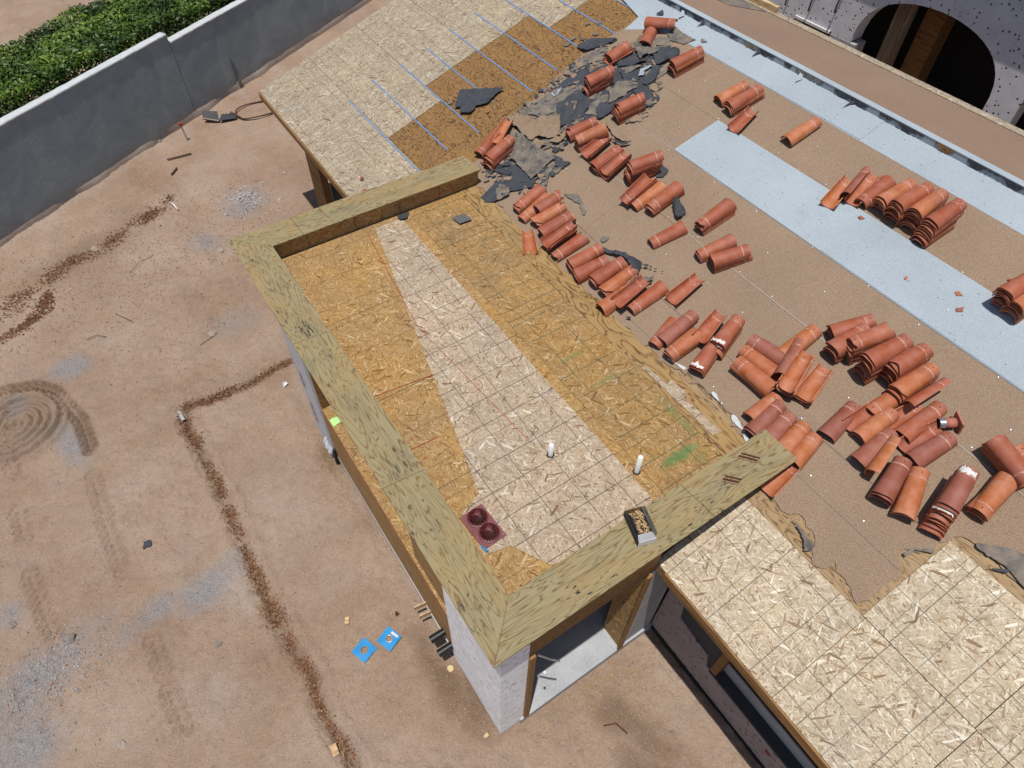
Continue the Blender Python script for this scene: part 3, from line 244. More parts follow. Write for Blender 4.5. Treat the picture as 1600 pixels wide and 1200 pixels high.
def osb(name, cols, linecol, xper, yper, yper2=None, lstr=.75, stain=.0, green=False, sat=1., agrain=0., wall=False):
    t = NT(name, .8, .2); v = t.obj(37.); o = t.tc.outputs['Object']
    if wall:      # upright boards: use length along the wall and height
        wx, wy, wz = t.sep(v); cw = t.new('ShaderNodeCombineXYZ'); t.put(cw.inputs[0], t.math('ADD', wx, wy)); t.put(cw.inputs[1], wz); v = o = cw.outputs[0]
    w = t.vm('ADD', v, t.mapp(t.noise(v, 9, 1, col=True), (.03, .03, .03)))
    c = t.ramp(t.vor(t.rs(w, .5, (34, 95, 1)), 1), [(0, cols[0]), (.5, cols[1]), (1, cols[2])])
    lay = [(.25, 12, 60, .5), (1.3, 13, 58, .5), (-.7, 11, 52, .55), (2.2, 12, 55, .55), (-.2, 12, 66, .6), (.8, 13, 60, .62), (1.75, 12, 60, .66), (.45, 9, 50, .86), (-.5, 10, 52, .9), (1.1, 8, 42, .93)]
    for i, (a, sx, sy, th) in enumerate(lay):
        k = t.vor(t.rs(w, a, (sx * (1.35 if i < 7 else .9), sy * (1.6 if i < 7 else 1.05), 1), (i * 3.7, i * 1.9, 0)), 1); r = t.sep(k)
        lc = t.ramp(r[0], [(0, cols[0]), (.03, cols[0]), (.14, cols[1]), (.58, cols[2]), (.9, cols[3]), (.985, cols[4]), (1, cols[4])])
        c = t.mix(t.math('GREATER_THAN', r[1], th), c, lc)
    fib = t.noise(t.rs(v, .5, (60, 150, 1)), 1, 3)
    c = t.mix(t.math('MULTIPLY', t.sm(fib, .55, .8), .28), c, cols[0])
    big = t.noise(v, 1.3, 3); c = t.hsv(c, .5, t.math('MULTIPLY_ADD', big, .3, sat - .15), t.math('MULTIPLY_ADD', big, .5, .75))
    if stain:
        st = t.math('MULTIPLY', t.sm(t.noise(t.mapp(v, (6, 16, 1)), 1, 4, .65), .64, .74), t.sm(t.noise(v, .9, 2), .45, .6))
        c = t.mix(t.math('MULTIPLY', st, stain), c, (.03, .028, .026))
    if green:
        p = t.pos()
        g = None
        for (gx, gy, rx, ry) in ((3.1, .86, .34, .1), (3.28, .72, .16, .09), (2.95, 2.75, .3, .06), (3.1, 2.2, .3, .05), (3.45, 1.3, .1, .5)):
            dd = t.math('LENGTH' if False else 'SQRT', t.math('ADD', t.math('POWER', t.math('DIVIDE', t.math('SUBTRACT', t.sep(p)[0], gx), rx), 2.), t.math('POWER', t.math('DIVIDE', t.math('SUBTRACT', t.sep(p)[1], gy), ry), 2.)))
            q = t.math('SUBTRACT', 1., t.sm(t.math('ADD', dd, t.math('MULTIPLY', t.noise(v, 9, 3), .9)), .7, 1.5)); q = t.math('MULTIPLY', q, .7 if gy < 1 and gx < 3.2 else .3)
            g = q if g is None else t.math('MAXIMUM', g, q)
        c = t.mix(g, c, (.04, .16, .05))
    sx, sy, _ = t.sep(o)
    wob = t.math('MULTIPLY', t.math('SUBTRACT', t.noise(v, 3, 2), .5), .006)
    ln = t.lines(t.math('ADD', sx, wob), xper, .009)
    l2 = t.lines(t.math('ADD', sy, wob), yper, .011); ln = t.math('MAXIMUM', ln, l2)
    if yper2: ln = t.math('MAXIMUM', ln, t.math('MULTIPLY', t.lines(sy, yper2, .009), .7))
    brk = t.sm(t.noise(v, 14, 3), .22, .45)
    c = t.mix(t.math('MULTIPLY', t.math('MULTIPLY', ln, brk), lstr), c, linecol)
    spk = t.sm(t.noise(v, 90, 2), .72, .8); c = t.mix(t.math('MULTIPLY', spk, .45), c, (.05, .035, .02))
    t.bump(fib, .25, .004)
    return t.out(c)
def ply(name, c0, c1, c2, freq=15, stain=.9, dots=True, warm=None, sgrain=(.9, .22), rnd=23., spots=()):
    # rotary-cut plywood: contour-line grain running along object Y
    t = NT(name, .78, .25); v = t.obj(rnd)
    n = t.noise(t.mapp(v, (sgrain[0] * 3, sgrain[1] * 3, sgrain[0] * 3)), 1, 3, .5, .25)
    band = t.math('FRACT', t.math('MULTIPLY', n, freq))
    c = t.ramp(band, [(0, c1), (.3, c0), (.72, c0), (.9, c2), (1, c2)])
    fine = t.noise(t.mapp(v, (120, 5, 1)), 1, 2); c = t.mix(t.math('MULTIPLY', t.sm(fine, .45, .75), .35), c, c1)
    pt = t.sm(t.noise(t.mapp(v, (3, .9, 1)), 1, 2), .42, .7); c = t.mix(t.math('MULTIPLY', pt, .4), c, warm or c1)
    if stain:
        st = t.math('MULTIPLY', t.sm(t.noise(t.mapp(v, (30, 7, 1)), 1, 4, .65), .575, .645), t.sm(t.noise(t.mapp(v, (2.0, 1.3, 1)), 1, 2), .50, .60))
        c = t.mix(t.math('MULTIPLY', st, stain), c, (.018, .017, .022))
        gs = t.math('MULTIPLY', t.sm(t.noise(t.mapp(v, (3.5, 1.2, 1), (0, 0, 0), (7, 3, 0)), 1, 3), .58, .75), .4 * stain); c = t.mix(gs, c, (.12, .125, .085))
        k2 = t.vor(t.mapp(v, (9, 4.5, 1)), 1, out='Distance'); c = t.mix(t.math('MULTIPLY', t.math('LESS_THAN', k2, .05), .55 * stain), c, (.06, .045, .03))
    if spots:
        P3 = t.sep(t.pos()); g = None
        for (gx_, gy_, rx, ry, k_) in spots:
            q = t.math('SQRT', t.math('ADD', t.math('POWER', t.math('DIVIDE', t.math('SUBTRACT', P3[0], gx_), rx), 2.), t.math('POWER', t.math('DIVIDE', t.math('SUBTRACT', P3[1], gy_), ry), 2.)))
            q = t.math('MULTIPLY', t.math('SUBTRACT', 1., t.sm(q, .3, 1.1)), k_); g = q if g is None else t.math('MAXIMUM', g, q)
        stk = t.noise(t.mapp(v, (46, 8, 1), (0, 0, 0), (3, 1, 0)), 1, 3, .6); c = t.mix(t.math('MULTIPLY', g, .18), c, (.10, .09, .07)); c = t.mix(t.math('MULTIPLY', t.sm(t.math('MULTIPLY_ADD', g, .20, t.math('MULTIPLY', stk, .9)), .63, .74), .92), c, (.015, .015, .02))
    if dots:
        k = t.vor(t.mapp(v, (3.2, 1.6, 1)), 1, out='Distance'); c = t.mix(t.math('MULTIPLY', t.math('LESS_THAN', k, .035), .8), c, (.06, .03, .012))
    t.bump(t.math('ADD', band, fine), .25, .003)
    return t.out(c)
def plain(name, col, rough=.8, var=.25, sc=6., metal=0., spec=.3):
    t = NT(name, rough, spec); t.b.inputs['Metallic'].default_value = metal; v = t.obj(11.)
    n = t.noise(v, sc, 4); f = t.noise(v, sc * 14, 2)
    c = t.hsv(col, .5, 1., t.math('ADD', t.math('MULTIPLY_ADD', n, var * 2, 1 - var), t.math('MULTIPLY_ADD', f, var, -var / 2)))
    t.bump(f, .2, .003); return t.out(c)
def granule(name, cols, sc=150, dirt=(.2, .16, .12), ds=.4, rough=.95):
    t = NT(name, rough, .12); v = t.pos(); ob = t.obj(9.)
    g = t.noise(ob, sc, 2, .6); c = t.ramp(g, [(.3, cols[0]), (.5, cols[1]), (.68, cols[2])])
    big = t.noise(v, .8, 4, .6); c = t.hsv(c, .5, 1., t.math('MULTIPLY_ADD', big, .36, .82))
    d = t.sm(t.noise(v, 2.3, 5, .7), .55, .75); c = t.mix(t.math('MULTIPLY', d, ds), c, dirt)
    sp = t.vor(v, 5.5, out='Distance'); c = t.mix(t.math('MULTIPLY', t.math('LESS_THAN', sp, .045), .55), c, (.06, .045, .035))
    if 'white' in name or 'felt' in name: sp = t.vor(v, 9., out='Distance'); c = t.mix(t.math('MULTIPLY', t.math('LESS_THAN', sp, .075 if 'white' in name else .05), .8), c, (.05, .05, .05) if 'white' in name else (.10, .075, .06))
    t.bump(g, .35, .003); return t.out(c)

M = {}
PALE = [(.21, .135, .08), (.34, .265, .18), (.43, .35, .245), (.52, .445, .335), (.64, .59, .49)]
M['osb_pale'] = osb('osb_pale', [tuple(q * 1.0 for q in c) for c in PALE], (.075, .065, .055), .305, .61, .406, .7)
M['osb_deck'] = osb('osb_deck', [tuple(q * .76 for q in c) for c in PALE], (.09, .075, .065), .305, .61, None, .6)
M['osb_wedge'] = osb('osb_wedge', [(.17, .10, .055), (.305, .225, .15), (.37, .285, .20), (.44, .36, .265), (.55, .49, .39)], (.075, .055, .055), .41, .33, None, .8)
ORG = [(.165, .083, .026), (.26, .148, .053), (.315, .19, .074), (.38, .245, .108), (.47, .35, .20)]
M['osb_gold'] = osb('osb_gold', ORG, (.10, .06, .03), 7.0, .56, None, .6, stain=.75)
M['osb_green'] = osb('osb_green', [tuple(q * .92 for q in c) for c in ORG], (.035, .07, .045), .41, .36, None, .75, stain=.25, green=True)
M['osb_wall'] = osb('osb_wall', [tuple(q * 1.15 for q in c) for c in ORG], (.08, .05, .025), 6., 6., None, .4, stain=.2, wall=True)
M['cap'] = ply('cap_plywood', (.268, .222, .120), (.215, .17, .085), (.16, .095, .04), 20, .97, True, (.33, .215, .085), (1.7, .2), 23., [(.24, 4.75, .2, .3, 1.), (.1, 5.15, .12, .3, .8), (.2, 5.6, .2, .35, .6), (.15, 6.35, .15, .3, .75), (.3, 4.2, .1, .25, .7), (.25, 3.3, .15, .35, .7), (.38, 2.35, .1, .3, .9), (.2, 2.3, .1, .25, .85), (.25, 1.5, .12, .3, .6), (.1, .5, .1, .3, .6), (.4, .62, .06, .2, .6), (3.45, .3, .3, .14, .7), (3.1, .22, .25, .12, .75), (3.6, .12, .3, .08, .6), (2.75, .15, .3, .1, .75), (2.2, .1, .25, .1, .65), (1.4, .25, .2, .1, .5), (1.6, 6.75, .4, .12, .75), (2.4, 6.72, .4, .12, .65), (3.2, 6.75, .3, .1, .6), (1.0, 6.8, .2, .1, .6)])
M['deckply'] = ply('deck_plywood', (.235, .130, .047), (.150, .078, .028), (.062, .032, .014), 12, .7, True, (.27, .15, .055), (1.7, .6))
M['oldply'] = ply('weathered_plywood', (.31, .21, .115), (.22, .13, .06), (.12, .07, .032), 20, .5, True, (.35, .25, .14), (1.6, .35))
M['wallply'] = ply('wall_plywood', (.40, .235, .095), (.31, .175, .065), (.22, .12, .045), 9, .3, False, None, (2., .15))
M['stripply'] = ply('strip_plywood', (.31, .195, .08), (.22, .125, .045), (.11, .055, .022), 13, .6, True, (.36, .24, .10), (1.1, .3))
M['lumber'] = ply('lumber', (.30, .165, .065), (.23, .12, .045), (.15, .08, .03), 9, .2, False, None, (2., .12))
M['felt'] = granule('felt_tan', [(.155, .105, .070), (.245, .172, .118), (.345, .26, .19)], 130, (.17, .125, .09), .35)
M['felt_far'] = granule('felt_pink', [(0.168, 0.108, 0.076), (0.228, 0.152, 0.108), (0.288, 0.200, 0.148)], 120, (.2, .15, .11), .3)
M['white'] = granule('membrane_white', [(0.248, 0.290, 0.324), (0.315, 0.360, 0.396), (0.369, 0.414, 0.450)], 90, (.26, .30, .335), .4)
M['black'] = plain('felt_black', (.042, .046, .055), .75, .45, 9)
M['slate'] = granule('felt_slate', [(.07, .07, .072), (.105, .105, .108), (.15, .15, .15)], 120, (.12, .1, .08), .5)
t = NT('felt_grey', .9, .15); v = t.obj(13.); n1 = t.noise(v, 7, 5, .65)
c = t.ramp(n1, [(.3, (.075, .072, .07)), (.5, (.16, .14, .118)), (.7, (.24, .19, .145))]); t.bump(t.noise(v, 25, 3), .4, .006); M['grey'] = t.out(c)
M['steel'] = plain('galvanised_steel', (.55, .57, .6), .35, .15, 20, .9)
M['pvc'] = plain('white_pvc', (.62, .62, .6), .4, .1, 20)
M['abs'] = plain('black_abs', (.012, .012, .013), .35, .2, 20, 0, .5)
M['dark'] = plain('dark_interior', (.03, .027, .025), .9)  # near black painted in place of shade inside rooms, pipes and gaps
M['redpaint'] = plain('drain_red', (.105, .016, .018), .45, .3, 12, 0, .45)
M['flange'] = plain('drain_flange', (.17, .055, .055), .5, .5, 7, 0, .4)
M['blue'] = plain('blue_coating', (.018, .22, .50), .55, .12, 10)
M['bluestrip'] = plain('blue_strip', (.11, .215, .40), .6, .4, 30)
M['paper'] = plain('white_board', (.62, .62, .6), .8, .08, 8)
M['green_paper'] = plain('green_paper', (.42, .75, .25), .8, .1, 8)
M['print'] = plain('dark_print', (.03, .03, .035), .7, .3, 40)
M['fresh_wood'] = ply('fresh_wood', (.56, .42, .24), (.46, .32, .16), (.34, .2, .09), 6, .1, False, None, (3, .3))
M['rust'] = plain('rusty_brown', (.09, .035, .018), .8, .4, 20)
M['chalk'] = plain('red_chalk', (.30, .05, .035), .9, .3, 30)
M['primer'] = plain('primer_red', (.38, .14, .095), .7, .15, 10)
M['mortar'] = plain('mortar', (.62, .6, .57), .9, .2, 20)
M['wrap'] = plain('white_wrap', (.52, .55, .60), .45, .2, 7, 0, .4)
M['rubber'] = plain('black_rubber', (.018, .018, .02), .6, .3, 20)
M['rock'] = plain('rock', (.30, .24, .2), .95, .3, 14)
M['greyrock'] = plain('grey_rock', (.21, .18, .16), .95, .4, 14)
M['straw'] = plain('straw', (.42, .30, .12), .9, .4, 3)
M['twig'] = plain('twig', (.10, .06, .04), .9, .4, 30)
M['litter'] = plain('leaf_litter', (.155, .072, .037), .9, .6, 9)
M['clod'] = plain('soil_clod', (.27, .165, .11), .95, .5, 7)
M['conc'] = plain('slab_concrete', (.36, .37, .385), .85, .4, 2.2)
M['curbconc'] = plain('pier_concrete', (.34, .34, .345), .9, .35, 5)
M['stakered'] = plain('red_tip', (.45, .03, .02), .6, .2, 9)

# terracotta: per-tile colour, lap mark and nail hole near the narrow end (object Y up to .5)
def terracotta(name, ca, cb):
    t = NT(name, .62, .3); o = t.tc.outputs['Object']; v = t.obj(31.); oi = t.new('ShaderNodeObjectInfo')
    base = t.mix(oi.outputs['Random'], ca, cb); n = t.noise(v, 7, 4, .6)
    c = t.hsv(base, .5, t.math('MULTIPLY_ADD', n, -.5, 1.22), t.math('MULTIPLY_ADD', n, .6, .7))
    st = t.sm(t.noise(t.mapp(v, (26, 3, 26)), 1, 3), .55, .72); c = t.mix(t.math('MULTIPLY', st, .35), c, (.25, .085, .05)); lich = t.sm(t.noise(v, 16, 5, .7), .62, .74); c = t.mix(t.math('MULTIPLY', lich, .35), c, (.42, .27, .21)); dk = t.sm(t.noise(t.mapp(v, (1, 1, 1), (0, 0, 0), (5, 2, 8)), 9, 5, .7), .60, .74); c = t.mix(t.math('MULTIPLY', dk, .4), c, (.12, .045, .03))
    ox, oy, oz = t.sep(o)
    mask = t.sm(t.noise(v, 2.2, 3), .5, .68); c = t.mix(t.math('MULTIPLY', mask, .4), c, (.24, .085, .062))
    yy = t.math('ADD', oy, t.math('MULTIPLY', t.math('SUBTRACT', n, .5), .035))
    bd = t.math('LESS_THAN', t.math('ABSOLUTE', t.math('SUBTRACT', yy, .405)), .007)
    c = t.mix(t.math('MULTIPLY', bd, t.sm(t.noise(v, 22, 2), .35, .5)), c, (.46, .26, .2))
    wide = t.math('GREATER_THAN', yy, .405); c = t.mix(t.math('MULTIPLY', wide, .22), c, (.36, .15, .105))
    dd = t.vm('DISTANCE', t.mapp(o, (1, 1, 0)), (.012, .455, 0)); c = t.mix(t.math('LESS_THAN', dd, .0075), c, (.012, .008, .006))
    t.bump(t.noise(v, 60, 3), .15, .003); return t.out(c)
M['tile0'] = terracotta('terracotta', (.275, .070, .033), (.34, .098, .045))
M['tile1'] = terracotta('terracotta_orange', (.40, .135, .05), (.36, .105, .043))
M['tile2'] = terracotta('terracotta_dark', (.235, .072, .045), (.27, .085, .052))

# plaster of the garden wall
t = NT('grey_plaster', .9, .15); v = t.obj(); n = t.noise(v, 1.1, 5, .65, 1.2); f = t.noise(t.mapp(v, (1, 1, 1)), 9, 5, .7, 2.5)
c = t.ramp(n, [(.3, (.222, .270, .300)), (.5, (.268, .318, .345)), (.7, (.325, .375, .395))]); c = t.mix(t.math('MULTIPLY', t.sm(f, .5, .7), .4), c, (.175, .19, .21))
zz = t.sep(t.pos())[2]; dz = t.math('SUBTRACT', 1., t.sm(t.math('ADD', zz, t.math('MULTIPLY', n, .5)), .2, .75)); c = t.mix(t.math('MULTIPLY', dz, .5), c, (.22, .165, .135))  # warm bounce light off the dirt painted into the wall foot
t.bump(f, .5, .014); M['plaster'] = t.out(c)
M['plaster_top'] = plain('plaster_top', (.47, .49, .50), .9, .2, 9)
# scratch-coat stucco: raked dashes in bump, their recess shade painted as darker colour
def scratch(name, base, mark, axis='yz', sc=(10, 22), dens=.14, lo=.36):
    t = NT(name, .9, .15); p = t.pos(); x, y, z = t.sep(p); k = t.new('ShaderNodeCombineXYZ')
    a = x if axis == 'xz' else y; t.put(k.inputs[0], a); t.put(k.inputs[1], z)
    w = t.vm('ADD', k.outputs[0], t.mapp(t.noise(k.outputs[0], 4, 2, col=True), (.05, .05, 0)))
    dd = t.vor(t.mapp(w, (sc[0], sc[1], 1), (0, 0, .25)), 1, out='Distance'); n = t.noise(k.outputs[0], 3, 4)
    m_ = t.math('SUBTRACT', 1., t.sm(dd, dens, dens + .12)); m_ = t.math('MULTIPLY', m_, t.sm(n, lo, lo + .14))
    c = t.hsv(base, .5, 1., t.math('MULTIPLY_ADD', n, .5, .75)); c = t.mix(m_, c, mark); t.bump(t.math('SUBTRACT', t.math('MULTIPLY', n, .3), m_), .6, .012)
    return t.out(c)
M['scratch_white'] = scratch('scratch_white', (.93, .93, .94), (.36, .37, .40), 'yz', (9, 20), .2)
M['scratch_white_x'] = scratch('scratch_white_x', (.93, .93, .94), (.36, .37, .40), 'xz', (9, 20), .2)
M['scratch_pink'] = scratch('scratch_pink', (.34, .285, .28), (.13, .11, .12), 'yz', (10, 14), .17)
M['scratch_court'] = scratch('scratch_court', (.62, .61, .63), (.10, .095, .10), 'yz', (10, 9), .15, .25)
M['blackpaper'] = plain('black_building_paper', (.06, .06, .068), .8, .2, 4)
# leaves
t = NT('hedge_leaf', .5, .35); a = t.new('ShaderNodeVertexColor'); a.layer_name = 'tint'
c = t.hsv(t.ramp(t.sep(a.outputs[0])[0], [(0, (.016, .038, .005)), (.5, (.058, .115, .011)), (1, (.15, .23, .03))]), .5, 1., 1.)
t.b.inputs['Subsurface Weight'].default_value = 0; M['leaf'] = t.out(c)
M['bark'] = plain('bark', (.09, .06, .04), .95, .4, 12)
# dirt
t = NT('dirt', .97, .08); p = t.pos(); a = t.new('ShaderNodeVertexColor'); a.layer_name = 'mask'; mr, mg, mb = t.sep(a.outputs[0])
n1 = t.noise(p, .55, 5, .6); n2 = t.noise(p, 6, 6, .65); n3 = t.noise(p, 60, 3, .6)
c = t.ramp(n1, [(.3, (.285, .19, .134)), (.5, (.355, .252, .185)), (.7, (.405, .305, .235))])
c = t.hsv(c, .5, 1., t.math('ADD', t.math('MULTIPLY_ADD', n2, .55, .72), t.math('MULTIPLY_ADD', n3, .3, -.15)))
c = t.mix(t.math('MULTIPLY', t.sm(n2, .55, .72), .4), c, (.19, .112, .07))
n4 = t.noise(p, 1.7, 4, .6); c = t.mix(t.math('MULTIPLY', t.sm(n4, .52, .68), .45), c, (.30, .235, .185)); n5 = t.noise(t.mapp(p, (1, 1, 1), (0, 0, 0), (9, 4, 0)), 1.1, 4, .6); c = t.mix(t.math('MULTIPLY', t.sm(n5, .54, .7), .4), c, (.30, .20, .13))
pit = t.sm(t.noise(p, 34, 4, .7), .60, .70); c = t.mix(t.math('MULTIPLY', pit, .45), c, (.13, .075, .045))
gm = t.math('MULTIPLY', mr, t.math('ADD', .45, t.math('MULTIPLY', n2, .9))); c = t.mix(t.math('MULTIPLY', gm, .95), c, t.ramp(t.noise(p, 42, 5, .75), [(.3, (.13, .135, .15)), (.5, (.235, .24, .255)), (.7, (.40, .40, .41))]))
c = t.mix(t.math('MULTIPLY', mg, .75), c, t.ramp(n3, [(.3, (.12, .075, .045)), (.7, (.19, .125, .08))]))
c = t.mix(t.math('MULTIPLY', mb, .6), c, t.ramp(n2, [(.3, (.34, .27, .22)), (.7, (.46, .40, .36))]))
for sc_, th, cc in ((38, .10, (.50, .43, .37)), (23, .06, (.08, .05, .035)), (70, .13, (.16, .09, .055)), (15, .03, (.6, .56, .5))):
    k = t.vor(p, sc_, out='Distance'); rr = t.sep(t.vor(p, sc_))[0]
    c = t.mix(t.math('MULTIPLY', t.math('MULTIPLY', t.math('LESS_THAN', k, th * 2.2), t.math('GREATER_THAN', rr, .62)), .7), c, cc)
n6 = t.noise(p, 22, 5, .7); t.bump(t.math('ADD', t.math('ADD', t.math('MULTIPLY', n2, .8), t.math('MULTIPLY', n3, .5)), n6), 1., .035); M['dirt'] = t.out(c)

# ------------------------------------------------------------ ground (one sheet, fine near the house)
def vnoise(x, y, seed):
    r = np.random.default_rng(seed); T_ = r.random((256, 256)); xi = np.floor(x).astype(int); yi = np.floor(y).astype(int); fx = x - xi; fy = y - yi
    fx = fx * fx * (3 - 2 * fx); fy = fy * fy * (3 - 2 * fy); g = lambda i, j: T_[i & 255, j & 255]
    return (g(xi, yi) * (1 - fx) + g(xi + 1, yi) * fx) * (1 - fy) + (g(xi, yi + 1) * (1 - fx) + g(xi + 1, yi + 1) * fx) * fy
def fbm(x, y, f, oc, seed):
    s = 0; a = 1; tot = 0
    for i in range(oc): s = s + a * vnoise(x * f + i * 17.3, y * f - i * 9.1, seed + i); tot += a; a *= .55; f *= 2.1
    return s / tot - .5
def seg_dist(x, y, pts):
    best = np.full(x.shape, 1e9); al = np.zeros(x.shape); acc = 0.; sd = np.zeros(x.shape)
    for (ax, ay), (bx, by) in zip(pts[:-1], pts[1:]):
        dx, dy = bx - ax, by - ay; L = math.hypot(dx, dy); u = np.clip(((x - ax) * dx + (y - ay) * dy) / L ** 2, 0, 1)
        qx, qy = x - ax - u * dx, y - ay - u * dy; d = np.hypot(qx, qy); k = d < best
        best = np.where(k, d, best); al = np.where(k, acc + u * L, al); sd = np.where(k, np.sign(dx * qy - dy * qx), sd); acc += L
    return best, al, sd
TR1 = [(.257, 7.892), (-.374, 7.734), (-1.243, 7.67), (-1.557, 7.788), (-1.70, 7.74)]
TR2 = [(-1.76, 7.6), (-1.80, 7.32), (-1.768, 7.0), (-1.745, 6.135), (-1.718, 5.258), (-1.777, 3.943), (-1.734, 3.274), (-1.715, 2.713), (-1.624, 2.135), (-1.709, 1.515), (-1.6, .85)]
TFADE = [1., .45, .5, .5, .55, .45, .55]
TRACKS = [[(-4.7, 10.0), (-4.3, 9.98), (-3.85, 9.8), (-3.6, 9.5), (-3.51, 9.24), (-3.33, 8.52), (-3.32, 7.79)], [(-3.40, 7.2), (-3.44, 6.12), (-3.42, 5.21)], [(-4.47, 9.36), (-4.47, 8.7), (-4.52, 7.96)], [(-4.55, 7.19), (-4.56, 6.6)], [(-4.59, 5.9), (-4.52, 5.12), (-4.45, 4.58)],
          [(-3.32, 3.9), (-3.32, 3.36)], [(-3.32, 3.1), (-3.29, 2.5)]]
def ground_z(x, y):
    h = .10 * fbm(x, y, .45, 2, 3) + .05 * fbm(x, y, 2.2, 3, 11) + .03 * fbm(x, y, 8, 3, 23) * (.6 + 2.6 * np.clip(fbm(x, y, .8, 2, 31) * 3, 0, 1)) + .014 * np.clip(fbm(x, y, 16, 1, 25) - .27, 0, 1) * 6
    for tr, w in ((TR1, .10), (TR2, .10)):
        d, al, sd = seg_dist(x, y, tr); wv = w * (1 + .8 * fbm(x, y, 3, 2, 41))
        wv = wv * .75; h = h - .07 * np.exp(-(d / wv) ** 2) + .03 * np.exp(-((d - .2) / .07) ** 2) + .13 * np.exp(-(d / .15) ** 2) * fbm(x, y, 12, 3, 43)
    for i, tr in enumerate(TRACKS):
        d, al, sd = seg_dist(x, y, tr); m_ = np.clip((.15 - d) / .03, 0, 1) * np.clip(1.7 + 3 * fbm(x, y, 2.5, 2, 51 + i), 0, 1)
        lug = (np.sin(2 * math.pi * (al / .13 + sd * d * 4 + (sd > 0) * .5)) > -.1) * np.clip((d - .018) / .02, 0, 1)
        h = h + m_ * TFADE[i] * (lug * .075 - .06)
    d = np.hypot(x + 4.25, y - 8.95); ang = np.arctan2(y - 8.95, x + 4.25)
    h = h + np.clip((.85 - d) / .2, 0, 1) * (.10 + .035 * np.sin(d * 42 + ang * 1.5 + 6 * fbm(x, y, 1.1, 2, 87)) * np.clip(.9 + 3.2 * fbm(x, y, 1.6, 2, 85), 0, 1.4)) * (ang > -2.4)
    far = np.clip((np.maximum(np.abs(x) - 12, np.abs(y - 8) - 22)) / 30, 0, 1)
    b = np.clip((x + .05) / .25, 0, 1) * np.clip((y - .0) / .2, 0, 1)    # level under the building
    return h * (1 - far) * (1 - b * .8) - .02 - .05 * b
def axis(a, b, st, lo, hi):
    c = list(np.arange(a, b, st)); s = st; q = c[-1]
    while q < hi: s *= 1.22; q += s; c.append(q)
    s = st; q = c[0]; pre = []
    while q > lo: s *= 1.22; q -= s; pre.append(q)
    return np.array(pre[::-1] + c)
gx = axis(-6.0, 3.4, .023, -420, 420); gy = axis(-3.2, 15.0, .026, -420, 420)
X, Y = np.meshgrid(gx, gy); Z = ground_z(X, Y); nx, ny = len(gx), len(gy)
co_ = np.stack([X, Y, Z], -1).reshape(-1, 3).astype(np.float32); ii = np.arange(nx * ny).reshape(ny, nx)
fc = np.stack([ii[:-1, :-1], ii[:-1, 1:], ii[1:, 1:], ii[1:, :-1]], -1).reshape(-1, 4)
gm = D.meshes.new('ground'); gm.vertices.add(nx * ny); gm.vertices.foreach_set('co', co_.ravel()); nf = len(fc)
gm.loops.add(nf * 4); gm.loops.foreach_set('vertex_index', fc.ravel().astype(np.int32)); gm.polygons.add(nf)
gm.polygons.foreach_set('loop_start', np.arange(0, nf * 4, 4, dtype=np.int32)); gm.polygons.foreach_set('use_smooth', np.ones(nf, bool)); gm.update(calc_edges=True)
def blob(cx, cy, rx, ry, rot=0., nz=.7, seed=1):
    c, s = math.cos(rot), math.sin(rot); dx, dy = X - cx, Y - cy; u = (dx * c + dy * s) / rx; v = (-dx * s + dy * c) / ry
    return np.clip(1.5 - np.hypot(u, v) - nz * 1.6 * (fbm(X, Y, 2.2, 4, seed) + .1), 0, 1)
mr = np.maximum.reduce([.9 * blob(-2.35, 4.25, .5, .3, .4), .8 * blob(-3.1, 4.3, .55, .22, .2, .8, 5), .9 * blob(-4.75, 4.2, .8, .45, .3, .8, 7), .8 * blob(-5.1, 3.4, .5, .45, 0, .7, 9), .8 * blob(-4.95, 5.4, .2, .25), .8 * blob(-3.55, 8.0, .22, .5, .1),
                        .8 * blob(-3.2, 9.9, .4, .25), .75 * blob(1.35, 13.2, .5, .5, 0, .8, 13), .7 * blob(.1, 12.2, .3, .3, 0, .8, 15), .35 * blob(-.3, 9.4, .6, .4), .6 * blob(-4.2, 9.4, .25, .3)])
mgk = np.maximum.reduce([blob(-.12, 1.25, .22, .7, .1), .9 * blob(.1, .75, .3, .45, -.3, .7, 3), .55 * blob(.03, 5.4, .2, .4), .75 * blob(1.7, -.9, .25, .7, .35, .8, 5), .8 * blob(1.55, -1.6, .4, .6, .3, .8, 6), .4 * blob(-2, 13.2, 1.6, .5, .4, 1., 8)])
for tr in (TR1, TR2): d, al, sd = seg_dist(X, Y, tr); mgk = np.maximum(mgk, .7 * np.exp(-(d / .07) ** 2) * np.clip(.6 + 2.5 * fbm(X, Y, 2.3, 3, 91), 0, 1))
for ti_, tr in enumerate(TRACKS): d, al, sd = seg_dist(X, Y, tr); mgk = np.maximum(mgk, (.8 if ti_ == 0 else .22) * np.clip((.17 - d) / .05, 0, 1) * np.clip(1.0 + 3 * fbm(X, Y, 2.5, 2, 77), 0, 1))
d = np.hypot(X + 4.25, Y - 8.95); mgk = np.maximum(mgk, .35 * np.clip((.95 - d) / .2, 0, 1))
mbk = np.maximum.reduce([.7 * blob(-2.1, 4.0, .2, .5), .8 * blob(1.4, 13.5, .35, .3, .2, .9, 21), .6 * blob(-2.8, 2.6, .5, .5, 0, .9, 23), .4 * blob(-.9, 4.5, .6, 1.6, .1, .9, 24), .5 * np.exp(-(((X + 3.744) * .504 - (Y - 14.5) * .864 - .12) / .13) ** 2) * (Y > 13)])
ca = gm.color_attributes.new('mask', 'FLOAT_COLOR', 'POINT')
ca.data.foreach_set('color', np.stack([mr, mgk, mbk, np.ones_like(mr)], -1).reshape(-1).astype(np.float32))
gm.materials.append(M['dirt']); ground = link('ground', gm); tag(ground, 'dry tan dirt of the building plot', None, None, 'structure')
